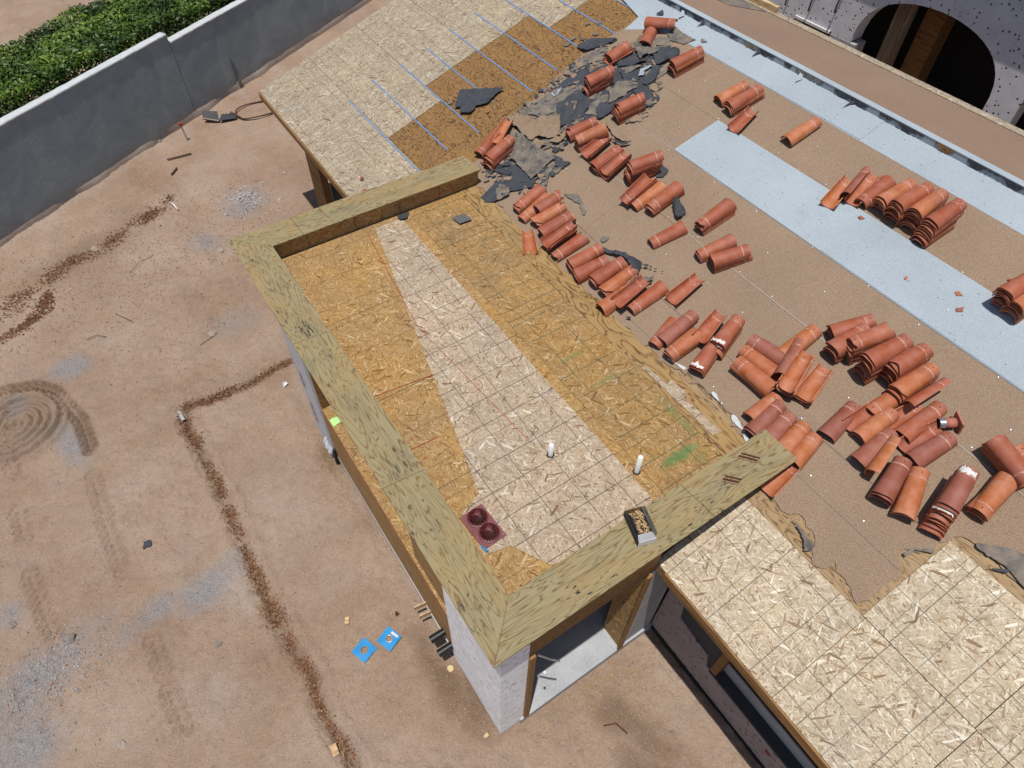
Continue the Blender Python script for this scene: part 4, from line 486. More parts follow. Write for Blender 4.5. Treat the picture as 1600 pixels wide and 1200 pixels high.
def gz(x, y): return float(ground_z(np.array([x], float), np.array([y], float))[0])

# ------------------------------------------------------------ garden wall and hedge
FT, FN = Vector((.864, .504, 0)), Vector((.504, -.864, 0)); FO = Vector((-3.744, 14.5, 0))
FANG = math.atan2(.504, .864)
def fence(s0, s1, h, label, sag=.0):
    e = empty('garden_wall', FO + FT * s0, FANG); tag(e, label, 'wall', 'plastered garden walls')
    L = s1 - s0; n = max(2, int(L / .12)); v = []; f = []
    prof = [(-.0, -.3), (0, h - .05), (.0, h - .03)]
    MB().box(0, L, 0, .2, -.4, h - .045).build('wall_body', M['plaster'], e)
    # rough rounded white coping, slightly uneven
    prof = [(-.012, -.05), (-.014, -.015), (.01, .0), (.1, .006), (.19, .0), (.212, -.015), (.21, -.05)]
    for i in range(n + 1):
        x = L * i / n; j = mnoise.noise(Vector((x * 2 + s0, 3, 0))) * .012
        for k, (py, pz) in enumerate(prof):
            q = mnoise.noise(Vector((x * 5, k * 3.3, s0))) * .010
            v.append((x, py + q * (.6 if k < 2 else .2), h + pz + (j + q if k < 6 else 0) + (0 if pz > -.04 else q * 1.2)))
    m_ = len(prof)
    for i in range(n):
        for k in range(m_ - 1): f.append((i * m_ + k, (i + 1) * m_ + k, (i + 1) * m_ + k + 1, i * m_ + k + 1))
        f.append((i * m_ + m_ - 1, (i + 1) * m_ + m_ - 1, (i + 1) * m_, i * m_))
    f += [tuple(range(m_)), tuple(n * m_ + k for k in range(m_))[::-1]]
    link('wall_coping', mesh('wall_coping', v, f, M['plaster_top'], True), e)
    return e
fence(-9, 6.17, 2.14, 'grey plastered garden wall, taller left length with rough white top')
fence(6.185, 30, 1.93, 'grey plastered garden wall, lower right length beyond the step')
fb = MB(); v = []
for i in range(120):
    s_ = -9 + i * .3; w_ = .03 + .10 * mnoise.noise(Vector((s_ * 1.3, 0, 2))); z_ = .05 + .04 * mnoise.noise(Vector((s_ * 2, 5, 2)))
    v += [FO + FT * s_ - FN * .0 + Vector((0, 0, z_ + .03)), FO + FT * s_ + FN * w_ + Vector((0, 0, z_ - .05)), FO + FT * s_ + FN * w_ + Vector((0, 0, -.2))]
f_ = [q for i in range(119) for q in ((i * 3, i * 3 + 1, (i + 1) * 3 + 1, (i + 1) * 3), (i * 3 + 1, i * 3 + 2, (i + 1) * 3 + 2, (i + 1) * 3 + 1))]
tag(link('footing', mesh('footing', v, f_, M['rock'], True)), 'rough mortar footing along the garden wall', None, None, 'structure')
# hedge: thousands of leaf quads in clumps over a box-like crown
he = empty('hedge', FO + FT * 3 - FN * 1.5, FANG); tag(he, 'dense clipped green hedge behind the grey garden wall', 'hedge')
N = 140000; s = rng.random(N) * 22 - 11; shell = rng.random(N)
wv = 2.3 * (rng.random(N) - .5); hz = rng.random(N) * 2.5
top = 2.32 + .35 * fbm(s + 50, wv * 1.2 + 50, 1.1, 4, 61) - np.clip(s - 3.2, 0, 9) * .09; side = 1.15 + .4 * fbm(s + 9, hz + 9, 1.2, 3, 63)
k = shell < .62; hz = np.where(k, top - rng.random(N) ** 1.7 * .5, hz * top / 2.5)
wv = np.where(k, wv, np.sign(wv) * (side - rng.random(N) ** 1.7 * .45))
clump = fbm(s + 30, wv + hz + 30, 2.6, 2, 65); keep = (clump + .35 * rng.random(N) > -.12) & (hz > .02)
s, wv, hz, clump = s[keep], wv[keep], hz[keep], clump[keep]; N = len(s)
P = np.stack([s, wv, hz], -1); nrm = rng.normal(size=(N, 3)); nrm[:, 2] = np.abs(nrm[:, 2]) + .5; nrm /= np.linalg.norm(nrm, axis=1)[:, None]
a_ = np.cross(nrm, rng.normal(size=(N, 3))); a_ /= np.linalg.norm(a_, axis=1)[:, None]; b_ = np.cross(nrm, a_)
sz = (.034 + .034 * rng.random(N))[:, None]
V = np.stack([P - a_ * sz, P - b_ * sz * .45 + nrm * .008, P + a_ * sz, P + b_ * sz * .45 + nrm * .008], 1).reshape(-1, 3)
hm = D.meshes.new('foliage'); hm.vertices.add(N * 4); hm.vertices.foreach_set('co', V.ravel().astype(np.float32)); hm.loops.add(N * 4); hm.loops.foreach_set('vertex_index', np.arange(N * 4, dtype=np.int32))
hm.polygons.add(N); hm.polygons.foreach_set('loop_start', np.arange(0, N * 4, 4, dtype=np.int32)); hm.update(calc_edges=True)
tint = np.clip(.42 + 1.5 * fbm(s, wv + hz, 1.6, 2, 67) + .5 * (rng.random(N) - .5), 0, 1); ca = hm.color_attributes.new('tint', 'FLOAT_COLOR', 'POINT')
ca.data.foreach_set('color', np.repeat(np.stack([tint, tint, tint, np.ones(N)], -1), 4, 0).reshape(-1).astype(np.float32)); hm.materials.append(M['leaf'])
link('foliage', hm, he); b = MB()
for i in range(40):
    x = -10.5 + i * .53; y = random.uniform(-.4, .4)
    for q in range(4): b.tube([(x, y, -.1), (x + random.uniform(-.2, .2), y + random.uniform(-.3, .3), .9), (x + random.uniform(-.5, .5), y + random.uniform(-.8, .8), 2.0)], [.03, .02, .008], 5)
b.build('branches', M['bark'], he)

# ------------------------------------------------------------ house
T3 = 1 / 3.; HF = 3.30; XI = 3.85; HC = 3.6
def rz(x, y=0): return 3.2998 + (x - XI) * T3 + .0002
NRM = Vector((-T3, 0, 1)).normalized(); UP = Vector((1, 0, T3)).normalized()
RM = Matrix.Rotation(-math.atan(T3), 4, 'Y')        # roof frame: X up the slope, Y along the eave, Z normal
house = empty('house', (3, 3, 0)); tag(house, 'house under re-roofing with stripped tile roof and plywood-capped flat bay', 'house')
house.matrix_world = Matrix.Identity(4); house.location = (0, 0, 0)
XE = 2.243; XR = 8.38
# sloped deck: three plates that meet edge to edge
def roofplate(poly, h0, h1): return MB().prism(poly, lambda x, y: rz(x) + h0, lambda x, y: rz(x) + h1)
deck = MB(); L3 = [(XE, -9), (XR, -9), (XR, 12.42), (XE, 12.42), (XE, 6.97), (XI + .02, 6.97), (XI + .02, .17), (XE, .17)]
# weathered plywood is grained along the slope direction for the upper deck
deckp = roofplate(L3, -.16, -.012).build('roof_deck', M['oldply'], house)
def panel(name, m, x0, x1, y0, y1, h, parent, th=.011, gap=.004):
    # board lying on the slope: local X up the slope, local Y along the eave
    L = (x1 - x0) * math.sqrt(1 + T3 * T3); o = MB().box(gap, L - gap, gap, (y1 - y0) - gap, -th, 0).build(name, m, parent)
    o.matrix_local = Matrix.Translation((x0, y0, rz(x0))) @ RM @ Matrix.Translation((0, 0, h)); return o
xs = [XE, 3.412, 4.55, 5.69, 6.83, 7.99]
# far deck, pale boards then old plywood
pb = {0: 6.98, 1: 8.82, 2: 9.42, 3: 9.38, 4: 8.75}
for i in range(5):
    y = 12.42
    while y > pb[i] + .05:
        y0 = max(pb[i], y - (2.44 if (i % 2 == 0 or y < 12.4) else 1.35)); panel('osb_panel', M['osb_deck'], xs[i], xs[i + 1], y0, y, .001, deckp); y = y0
for i in range(1, 5):
    y = pb[i]
    while y > 6.98:
        y0 = max(6.975, y - (1.22 if i % 2 else 1.9)); panel('plywood_panel', M['deckply'], xs[i], xs[i + 1], y0, y, -.002, deckp); y = y0
# near deck
for i, (x0, x1, ys) in enumerate([(xs[0], xs[1], [.165, -1.54, -2.757, -5.2, -7.6]), (xs[1], xs[2], [-1.505, -2.757 + .02, -5.2, -7.6])]):
    for a, b2 in zip(ys[:-1], ys[1:]): panel('osb_panel', M['osb_pale'], x0, x1, b2, a, .012, deckp)
MB().box(XE - .022, XE - .002, -9, .0, rz(XE) - .155, rz(XE) + .006).build('fascia', M['lumber'], house)
MB().box(XE - .022, XE - .002, 6.99, 12.42, rz(XE) - .155, rz(XE) - .02).build('fascia', M['lumber'], house)

def ragged(pts, amp, step=.05, seed=0, only=None):
    out = []
    n = len(pts)
    for i in range(n):
        a, b2 = Vector(pts[i]), Vector(pts[(i + 1) % n]); L = (b2 - a).length; k = max(1, int(L / step)) if (only is None or i in only) else 1
        nn = Vector((-(b2 - a).y, (b2 - a).x)).normalized() if L > 0 else Vector((0, 0))
        for j in range(k):
            q = a.lerp(b2, j / k)
            if j or (only is None): q = q + nn * (amp * 1.6 * mnoise.fractal(Vector((q.x * 5, q.y * 5, seed)), .8, 2.2, 4) if j else 0)
            out.append((q.x, q.y))
    return out
def sheet(name, m, poly, h, parent, th=.004, dn=None):
    n = len(poly); bm = bmesh.new(); vs = [bm.verts.new((x, y, rz(x) + h)) for x, y in poly]; f = bm.faces.new(vs)
    if f.normal.z < 0 or sum((poly[i][0] * poly[(i + 1) % n][1] - poly[(i + 1) % n][0] * poly[i][1]) for i in range(n)) < 0: bmesh.ops.reverse_faces(bm, faces=[f])
    r = bmesh.ops.extrude_face_region(bm, geom=[f]); bmesh.ops.translate(bm, verts=[q for q in r['geom'] if isinstance(q, bmesh.types.BMVert)], vec=(0, 0, -th))
    bmesh.ops.recalc_face_normals(bm, faces=bm.faces); bmesh.ops.triangulate(bm, faces=[q for q in bm.faces if len(q.verts) > 4])
    me = D.meshes.new(name); bm.to_mesh(me); bm.free(); me.materials.append(m); return link(name, me, parent)
# tan felt courses over the middle: lower edge torn
E0 = [(3.93, 7.0), (3.90, 6.3), (3.86, 5.48), (3.85, 4.77), (3.87, 3.98), (3.87, 3.46), (3.84, 2.92), (3.86, 2.38), (3.95, 1.80), (4.0, 1.27), (3.93, .77), (3.90, .55), (3.86, .2), (3.62, .0), (3.60, -.30), (3.70, -.45), (3.62, -.70), (3.45, -.82), (3.44, -.92), (3.60, -.98), (3.53, -1.2), (3.45, -1.40)]
c1 = [(4.47, 7.02)] + E0 + [(3.56, -1.44), (3.84, -1.44), (3.98, -1.43), (4.10, -1.30), (4.22, -1.36), (4.32, -1.44), (4.47, -1.46)]
sheet('felt_sheet', M['felt'], ragged(c1, .045, .045, 3, set(range(1, len(c1) - 1))), .004, deckp)
right = [(4.66, -1.55), (4.70, -1.9), (4.66, -2.2), (4.76, -2.5), (4.8, -2.9), (4.7, -3.3), (4.7, -9)]
c2 = [(4.46, 7.04), (4.46, -1.46)] + [(4.60, -1.5)] + right + [(5.40, -9), (5.385, 7.35)]
sheet('felt_sheet', M['felt'], ragged(c2, .03, .05, 5, set(range(1, 9)) | {len(c2) - 1}), .008, deckp)
c3 = [(5.37, 7.38), (5.37, -9), (6.285, -9), (6.285, 7.56)]; sheet('felt_sheet', M['felt'], ragged(c3, .02, .05, 7, {3}), .012, deckp)
c4 = [(6.27, 7.58), (6.27, -9), (7.07, -9), (7.07, 7.62)]; sheet('felt_sheet', M['felt'], ragged(c4, .02, .05, 8, {3}), .016, deckp)
c5 = [(7.05, 7.6), (7.05, -9), (7.94, -9), (7.94, 7.5)]; sheet('felt_sheet', M['felt'], ragged(c5, .02, .05, 9, {3}), .020, deckp)
sheet('membrane_strip', M['white'], [(6.272, 4.69), (6.27, -9), (7.055, -9), (7.055, 4.64)], .026, deckp)
w2 = [(7.90, 7.56), (7.55, 7.5), (7.86, 7.05), (7.925, 6.3), (7.93, 4.55), (7.90, .4), (7.90, -9), (8.372, -9), (8.372, 10.6), (8.1, 8.4)]
sheet('membrane_strip', M['white'], w2, .024, deckp)
# strips of bare wood and sheathing beside the flat roof
MB().prism([(3.50, .5), (3.872, .5), (3.872, 6.6), (3.56, 6.55)], HF - .01, HF + .006).build('plywood_strip', M['stripply'], house)
MB().prism([(3.60, .85), (3.72, .83), (3.70, 1.45), (3.78, 1.5), (3.76, 1.75), (3.67, 1.72), (3.64, 2.1), (3.585, 2.1)], HF + .007, HF + .016).build('osb_strip', M['osb_wedge'], house)
# white torn edge of old membrane by the flat roof
for k, (ax, ay, bx, by) in enumerate([(4.0, 1.30, 3.97, 1.10), (3.96, .92, 3.91, .66), (3.93, 2.02, 3.98, 1.75), (3.9, .66, 3.84, .52)]):
    P_ = ragged([(ax, ay), (bx, by), (bx + .035, by + .01), (ax + .02, ay)], .02, .03, k)
    sheet('membrane_tatter', M['plaster_top'], P_, .016, deckp, .003)
# felt end laps across the courses (thin edges of overlapping rolls)
for (xa, xb, yy) in ((5.372, 6.284, 4.09), (4.475, 5.36, 5.0), (4.475, 5.37, 1.1), (6.29, 7.04, 5.72), (7.08, 7.9, 2.9), (3.95, 4.45, 2.2)):
    hh = {3.95: .0075, 4.475: .0115, 5.372: .0155, 6.29: .0195, 7.08: .0235}[xa]; sheet('felt_lap', M['felt'], [(xa, yy), (xb, yy - .01), (xb, yy - .5), (xa, yy - .5)], hh, deckp, .003)
for (xa, xb, yy) in ((7.935, 8.37, 6.05), (6.28, 7.05, 1.9)): sheet('membrane_lap', M['white'], [(xa, yy), (xb, yy), (xb, yy - 3.2), (xa, yy - 3.2)], .031, deckp, .004)
for xx, hh in ((4.462, .0085), (5.378, .0125), (6.268, .0165), (3.98, .0045)):
    sheet('felt_seam', M['curbconc'] if xx > 5 else M['slate'], [(xx, 6.9 if xx > 4.2 else 3.4), (xx, -1.42 if xx < 5 else -9), (xx + .006, -1.42 if xx < 5 else -9), (xx + .006, 6.9 if xx > 4.2 else 3.4)], hh, deckp, .001)
# cap nails
cn = MB().lathe([(0, .004), (.006, .0055), (.013, .003), (.0135, 0)], 10); cnm = mesh('cap_nail', cn.v, cn.f, M['steel'], True)
pts = []
for xx, st in ((4.50, .62), (5.43, .7), (6.24, .9), (5.0, .8), (5.85, .85), (4.1, .75), (6.6, 1.6), (7.5, 1.1), (7.1, 1.0)):
    y = 6.6
    while y > -2.6: pts.append((xx + random.uniform(-.03, .03), y + random.uniform(-.12, .12))); y -= st
for (x, y) in pts[:140]:
    h = .029 if 6.29 < x < 7.03 else (.021 if x >= 7.05 else .017 if x > 6.27 else .013 if x > 5.37 else .009 if x > 4.46 else .005)
    if y < -1.4 and x < 4.75: continue
    o = link('cap_nail', cnm, deckp); o.matrix_local = Matrix.Translation((x, y, rz(x) + h)) @ RM
# blue strips across the far deck
for a, b2 in DATA['blue']:
    x0 = (a[0] + b2[0]) / 2; o = MB().box(-.011, .011, b2[1], a[1], 0, .006).build('blue_strip', M['bluestrip'], deckp)
    o.matrix_local = Matrix.Translation((x0, 0, rz(x0) + .0015)) @ RM
# ridge curb with torn black flashing and the low-slope roof beyond
curb = MB().box(8.376, 8.47, -9, 12.0, rz(8.38) - .1, rz(8.38) + .11).build('ridge_curb', M['dark'], house)
MB().box(8.366, 8.48, -9, 12.0, rz(8.38) + .111, rz(8.38) + .121).build('curb_cap', M['white'], house)
zc = rz(8.38)
MB().box(8.3705, 8.3755, -9, 12.0, rz(8.38) - .02, rz(8.38) + .1095).build('curb_membrane', M['white'], curb)
y = 8.2; i = 0
while y > -3.2:
    w_ = random.uniform(.12, .75); i += 1; k = random.random(); m_ = 'black' if k < .6 else ('grey' if k < .85 else 'deckply')
    nn = max(3, int(w_ / .03)); vv = []
    for j in range(nn + 1):
        yy = y - w_ * j / nn; e_ = .02 + .075 * max(0, .5 + 1.1 * mnoise.fractal(Vector((yy * 5, i * 7.1, 0)), .8, 2.1, 4)) * math.sin(math.pi * min(1, max(.06, j / nn))) ** .4
        vv += [(8.3680, yy, zc + .1105 - .01 * random.random()), (8.3672 - .012 * random.random() ** 2, yy, max(zc + .004, zc + .11 - e_))]
    ff = [(2 * j, 2 * j + 2, 2 * j + 3, 2 * j + 1) for j in range(nn)]
    o = link('torn_flashing', mesh('torn_flashing', vv, ff, M[m_]), curb); md = o.modifiers.new('t', 'SOLIDIFY'); md.thickness = .002
    y -= w_ + random.uniform(-.05, .22)
for i in range(5):
    y = 7.2 - i * .9 + random.uniform(-.2, .2); L = random.uniform(.08, .22); a_ = random.uniform(-.5, .5)
    o = link('torn_flashing', mesh('torn_flashing', [(8.366, y, zc + .07), (8.366, y - .06, zc + .07), (8.32, y - .05 + a_ * L, rz(8.32) + .045), (8.28 - L * .4, y - .02 + a_ * L, rz(8.26) + .04)], [(0, 1, 2, 3)], M['black' if i % 3 else 'white']), curb); md = o.modifiers.new('t', 'SOLIDIFY'); md.thickness = .003
def fz(x): return 4.915 - (x - 8.47) / 6.
far = MB().prism([(8.481, -9), (10.02, -9), (10.02, 12), (8.481, 12)], lambda x, y: fz(x) - .2, lambda x, y: fz(x)).build('low_slope_roof', M['felt_far'], house)
MB().prism([(10.021, -9), (10.25, -9), (10.25, 12), (10.021, 12)], lambda x, y: fz(x) - .2, lambda x, y: fz(x) + .012).build('roof_edge_board', M['osb_deck'], house)
MB().box(10.12, 10.2, 6.4, 10.5, 4.64, 4.75, None).build('timber', M['fresh_wood'], house)
MB().prism([(9.45, 6.9), (10.0, 6.5), (10.0, 9), (9.3, 9)], lambda x, y: fz(x) + .002, lambda x, y: fz(x) + .010).build('felt_patch', M['grey'], house)
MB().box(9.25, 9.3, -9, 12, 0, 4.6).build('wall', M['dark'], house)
MB().box(10.15, 10.24, -9, 12, 2.6, 4.5).build('fascia', M['lumber'], house)

# ---- flat bay roof
flat = MB().prism([(.3, .3), (3.84, .3), (3.84, 6.7), (.3, 6.7)], HF - .12, HF - .012).build('flat_roof', M['oldply'], house)
def fpanel(name, m, poly, h, parent, th=.010, org=None):
    o0 = org or poly[0]; o = MB().prism([(x - o0[0], y - o0[1]) for x, y in poly], -th, 0).build(name, m, parent); o.location = (o0[0], o0[1], HF + h); return o
for a, b2 in ((.44, 2.0), (2.004, 3.45), (3.454, 4.95), (4.954, 6.56)): fpanel('osb_panel', M['osb_gold'], [(.44, a), (2.6, a), (2.6, b2 - .004), (.44, b2 - .004)], 0, flat)
for a, b2 in ((.44, 1.25), (1.254, 3.69), (3.694, 5.5), (5.504, 6.56)): fpanel('osb_panel', M['osb_green'], [(2.604, a), (3.52, a), (3.56, b2 - .004), (2.604, b2 - .004)], 0, flat)
WED = [(2.45, .60), (2.45, 6.45), (2.0, 6.45), (1.66, 4.95), (1.327, 3.55), (1.1, 2.55), (.90, 1.70), (.62, 1.60), (.56, 1.06), (.85, 1.0), (1.07, .60), (1.5, .47), (2.2, .47)]
wy = [(.47, 2.28), (2.284, 4.7), (4.704, 6.45)]
def clip(poly, lo, hi):
    for sgn, lim in ((1, lo), (-1, hi)):
        out = []
        for i in range(len(poly)):
            a, b2 = poly[i], poly[(i + 1) % len(poly)]; da, db = sgn * (a[1] - lim), sgn * (b2[1] - lim)
            if da >= 0: out.append(a)
            if da * db < 0: q = da / (da - db); out.append((a[0] + (b2[0] - a[0]) * q, a[1] + (b2[1] - a[1]) * q))
        poly = out
    return poly
for a, b2 in wy: fpanel('osb_panel', M['osb_wedge'], clip(WED, a, b2), .008, flat, .007, (0, a))
for pl in ([(.5, 3.55), (1.34, 3.45)], [(1.85, 6.4), (1.55, 4.3)], [(1.55, 4.25), (1.75, 2.0)], [(.9, 2.6), (.5, 2.62)]):
    (ax, ay), (bx, by) = pl; d_ = Vector((bx - ax, by - ay)); n_ = Vector((-d_.y, d_.x)).normalized() * .004
    MB().add([(ax - n_.x, ay - n_.y, HF + .0095), (bx - n_.x, by - n_.y, HF + .0095), (bx + n_.x, by + n_.y, HF + .0095), (ax + n_.x, ay + n_.y, HF + .0095)], [(0, 1, 2, 3)]).build('chalk_line', M['chalk'], flat)
# ---- parapet
PT = HC - .02
par = MB().box(.14, .435, .14, 6.86, HF - .15, PT - .002).box(.4352, 3.95, .14, .435, HF - .15, PT - .002).box(.4352, 3.93, 6.585, 6.86, HF - .15, PT - .002).build('parapet', M['osb_wall'], house)
for yy in (.436, 6.566):
    for xx in (1.0, 1.75, 2.5, 3.2): MB().box(xx, xx + .006, yy - .001 if yy < 1 else yy + .016, yy + .004 if yy < 1 else yy + .018, HF, PT - .01).build('seam', M['dark'], par)
W_ = .4815; G_ = .0025
def capboard(poly, along):
    # grain runs along local Y
    o0 = poly[0]; pv = [(x - o0[0], y - o0[1]) for x, y in poly]
    if along == 'x': pv = [(-y, x) for x, y in pv][:]; pv = [(a, b3) for a, b3 in pv]
    sg = sum(pv[i][0] * pv[(i + 1) % len(pv)][1] - pv[(i + 1) % len(pv)][0] * pv[i][1] for i in range(len(pv)))
    if sg < 0: pv = pv[::-1]
    o = MB().prism(pv, -.02, 0).build('cap_board', M['cap'], par)
    bv = o.modifiers.new('b', 'BEVEL'); bv.width = .002; bv.segments = 1
    o.location = (o0[0], o0[1], HC); o.rotation_euler = (random.uniform(-.001, .001), 0, -math.pi / 2 if along == 'x' else 0)
capboard([(0, 0), (W_, W_), (W_, 2.13), (0, 2.16)], 'y'); capboard([(0, 2.165), (W_, 2.135), (W_, 4.56), (0, 4.60)], 'y'); capboard([(0, 4.605), (W_, 4.565), (W_, 7.0 - W_), (0, 7.0)], 'y')
capboard([(G_ * 2, 0), (2.70, 0), (2.66, W_), (W_ + G_, W_)], 'x'); capboard([(2.705, 0), (3.958, 0), (3.958, W_), (2.665, W_)], 'x')
capboard([(G_ * 2, 7.0), (W_ + G_, 7 - W_), (.95, 7 - W_), (.93, 7.0)], 'x'); capboard([(.935, 7.0), (.955, 7 - W_), (1.42, 7 - W_), (1.38, 7.0)], 'x'); capboard([(1.385, 7.0), (1.425, 7 - W_), (3.945, 7 - W_), (3.92, 7.0)], 'x')
# ---- bay walls
OX = .147
MB().box(OX, OX + .3, .126, 1.32, 0, 3.14).build('stucco_pier', M['scratch_white'], house)
MB().box(OX + .001, .50, .1262 - .004, .1262, 0, 3.14).build('stucco_face', M['scratch_white_x'], house)
MB().box(.447, .50, .127, .42, .0, 3.14).build('pier_end', M['curbconc'], house)
MB().box(.502, .575, .09, .42, .08, 2.62).build('door_buck', M['lumber'], house)
jam = MB().box(2.13, 2.17, .11, .46, .10, 2.62).build('door_buck', M['osb_wall'], house)
MB().box(2.09, 2.171, .085, .108, .10, 2.62).build('trim_board', M['lumber'], house)
MB().box(2.172, 2.72, .126, .42, 0, 2.585).build('stucco_pier', M['curbconc'], house)
MB().box(2.172, 2.22, .105, .125, .05, 2.5).build('paper_edge', M['wrap'], house)
MB().box(.50, 2.235, .13, .42, 2.62, 3.148).build('door_header', M['lumber'], house)
MB().box(.10, 3.93, .09, .125, 3.30, 3.57).build('fascia', M['lumber'], house)
for i in range(9):
    MB().box(2.126, 2.1295, .16 + (i % 3) * .1, .165 + (i % 3) * .1, .35 + i * .25, .42 + i * .25).build('nail', M['steel'], jam)
MB().box(.45, 2.74, .095, 5.97, -.2, .10).build('slab', M['conc'], house)
for (ax, az, bx, bz) in ((.60, 2.45, .80, 2.10),):
    MB().box(.60, .63, -.14, -.11, 0, .02).build('strap', M['steel'], house, loc=(0, .1, 2.30))
MB().tube([(.60, .10, 2.60), (.72, .02, 2.45), (.80, -.03, 2.38)], .012, 6).build('metal_strap', M['steel'], house)
# window band on the left: low wall, sill, dark room, wrapped pier beyond
MB().box(OX + .01, OX + .16, 1.322, 5.2, .2, 1.50).build('half_wall', M['wallply'], house)
MB().box(OX + .04, OX + .16, 1.322, 2.22, 1.60, 3.14).build('plywood_return', M['wallply'], house)
MB().box(OX - .004, OX + .16, 1.322, 5.2, .10, .2).build('weep_screed', M['steel'], house)
sill = MB()
for a, b2 in ((1.322, 2.3), (2.304, 3.1), (3.104, 4.0), (4.004, 5.15)): fpanel('sill_board', M['osb_gold'], [(OX + .012, a), (OX + .36, a), (OX + .36, b2), (OX + .012, b2)], 1.512 - HF, house)
MB().box(OX + .008, OX + .012, 1.322, 5.2, 1.50, 1.51).build('chalk_line', M['chalk'], house)
MB().box(OX + .02, OX + .36, 5.16, 5.199, 1.4, 3.14).build('window_stud', M['lumber'], house)
MB().box(OX + .0, OX + .36, 1.322, 5.2, 2.95, 3.148).build('window_header', M['osb_wall'], house)
wr = MB()
prof = [(OX - .015, 5.23), (OX - .03, 5.4), (OX - .012, 5.55), (OX - .035, 5.72), (OX - .02, 5.9), (OX - .02, 6.0), (OX + .2, 6.02), (OX + .2, 5.21)]
for k in range(1): wr.prism(prof[::-1], .12, 3.14)
wrap = wr.build('wrapped_pier', M['wrap'], house)
cr = []
for i in range(14): 
    a = i / 13; cr.append((OX - .05 - .05 * random.random(), 5.2 + .35 * a, .12 + .16 * random.random()))
bv = [(OX - .01, 5.2 + .35 * i / 13, .34) for i in range(14)]
link('crumpled_end', mesh('crumpled_end', bv + cr, [(i, i + 1, 15 + i, 14 + i) for i in range(13)], M['wrap']), house)
MB().tube([(OX - .03, 5.17, .02), (OX - .02, 5.15, .42)], .03, 8).build('pipe_stub', M['rubber'], house)
for i in range(15):   # blurred printed letters, one above the other
    z0 = .62 + i * .062 if i < 9 else 1.55 + (i - 9) * .062
    for q in range(3): MB().box(OX - .0375, OX - .036, 5.63 + .03 * q + .006 * (i % 2), 5.645 + .03 * q, z0, z0 + (.045 if (i + q) % 3 else .025)).build('printed_letter', M['print'], wrap)
# room behind, so openings read dark
MB().box(2.72, 2.76, .3, 6.0, 0, 3.1).build('inner_wall', M['osb_wall'], house)
MB().box(.3, 2.72, 5.98, 6.02, 0, 3.1).build('inner_wall', M['osb_wall'], house)
# main wall under the near eave
WX = 2.75
low = [(-9, .66)] + [(-9 + i * .35, .66 + .03 * math.sin(i * 1.7)) for i in range(1, 23)] + [(-.80, .70), (-.74, .95), (-.45, 1.0), (-.2, 1.05), (-.15, 1.42), (.1, 1.5), (.125, 0), (-9, 0)]
v = [(WX, y, z) for y, z in low] + [(WX + .02, y, z) for y, z in low]; n = len(low)
f = [tuple(range(n)), tuple(range(2 * n - 1, n - 1, -1))] + [(i, n + i, n + (i + 1) % n, (i + 1) % n) for i in range(n)]
bm = bmesh.new(); me = mesh('stucco_wall', v, f, M['scratch_pink']); bm.from_mesh(me); bmesh.ops.recalc_face_normals(bm, faces=bm.faces); bmesh.ops.triangulate(bm, faces=bm.faces); bm.to_mesh(me); bm.free()
link('stucco_wall', me, house)
MB().box(WX + .021, WX + .14, -9, .125, 0, .655).build('wall_core', M['blackpaper'], house)
MB().box(WX + .021, WX + .14, -.86, .125, .656, 2.72).build('wall_core', M['blackpaper'], house)
MB().box(WX - .01, WX + .24, -9, -.861, .656, .70).build('window_sill', M['blackpaper'], house)
MB().box(WX + .0, WX + .16, -.96, -.861, .701, 2.72).build('window_stud', M['lumber'], house)
MB().box(WX + .15, WX + .17, -9, -.962, .701, .95).build('sill_flashing', M['conc'], house)
MB().box(WX + .9, WX + .94, -9, .3, 0, 3.1).build('inner_wall', M['lumber'], house)
MB().box(WX - .004, WX - .001, -2.0, -1.93, .42, .50).build('paint_mark', M['chalk'], house)
MB().box(WX - .02, WX - .001, -9, .12, -.02, .07).build('base_strip', M['rubber'], house)  # thin black strip along the wall foot
# porch end wall under the far eave
MB().box(2.6, 2.75, 10.82, 11.5, 0, 2.74).build('porch_post', M['lumber'], house)
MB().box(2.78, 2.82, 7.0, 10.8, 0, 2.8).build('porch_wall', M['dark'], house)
MB().box(4.2, 4.24, 6.9, 12.3, 0, 3.2).build('porch_wall', M['dark'], house)  # both walls coloured near black for the darkness under the roof

# ---- courtyard arch wall beyond the far roof
AX = 15.0; aw0, aw1, az1, asp = 4.1, 7.62, 3.80, 2.3
ay = [aw1 - (aw1 - aw0) * (1 - math.cos(math.pi * i / 24)) / 2 for i in range(25)]
azz = [asp + (az1 - asp) * math.sin(math.pi * i / 24) ** .62 for i in range(25)]
v = []; f = []
for xx in (AX, AX + .42):
    v += [(xx, y, z) for y, z in zip(ay, azz)] + [(xx, y, 4.75) for y in ay]
for i in range(24):
    f += [(i, i + 1, 25 + i + 1, 25 + i), (50 + i + 1, 50 + i, 75 + i, 75 + i + 1), (i + 1, i, 50 + i, 50 + i + 1)]
arch = link('arch_wall', mesh('arch_wall', v, f, M['scratch_court']), house)
MB().box(AX, AX + .42, aw1 + .001, aw1 + .55, 1.6, 4.75).box(AX, AX + .42, aw1 + 1.7, 14, 0, 4.75).box(AX, AX + .42, aw1 + .55, aw1 + 1.7, 2.55, 4.75).build('wall', M['scratch_court'], house)
MB().box(AX - .01, AX + .42, aw1 - .16, aw1 + .56, 0, 1.6 + .9).build('pier_base', M['curbconc'], house)
MB().box(AX, AX + .42, aw0 - .6, aw0 - .001, 1.9, 4.75).box(AX, AX + .42, -4, aw0 - 2.2, 0, 4.75).box(AX, AX + .42, aw0 - 2.2, aw0 - .6, 2.9, 4.75).build('wall', M['scratch_court'], house)
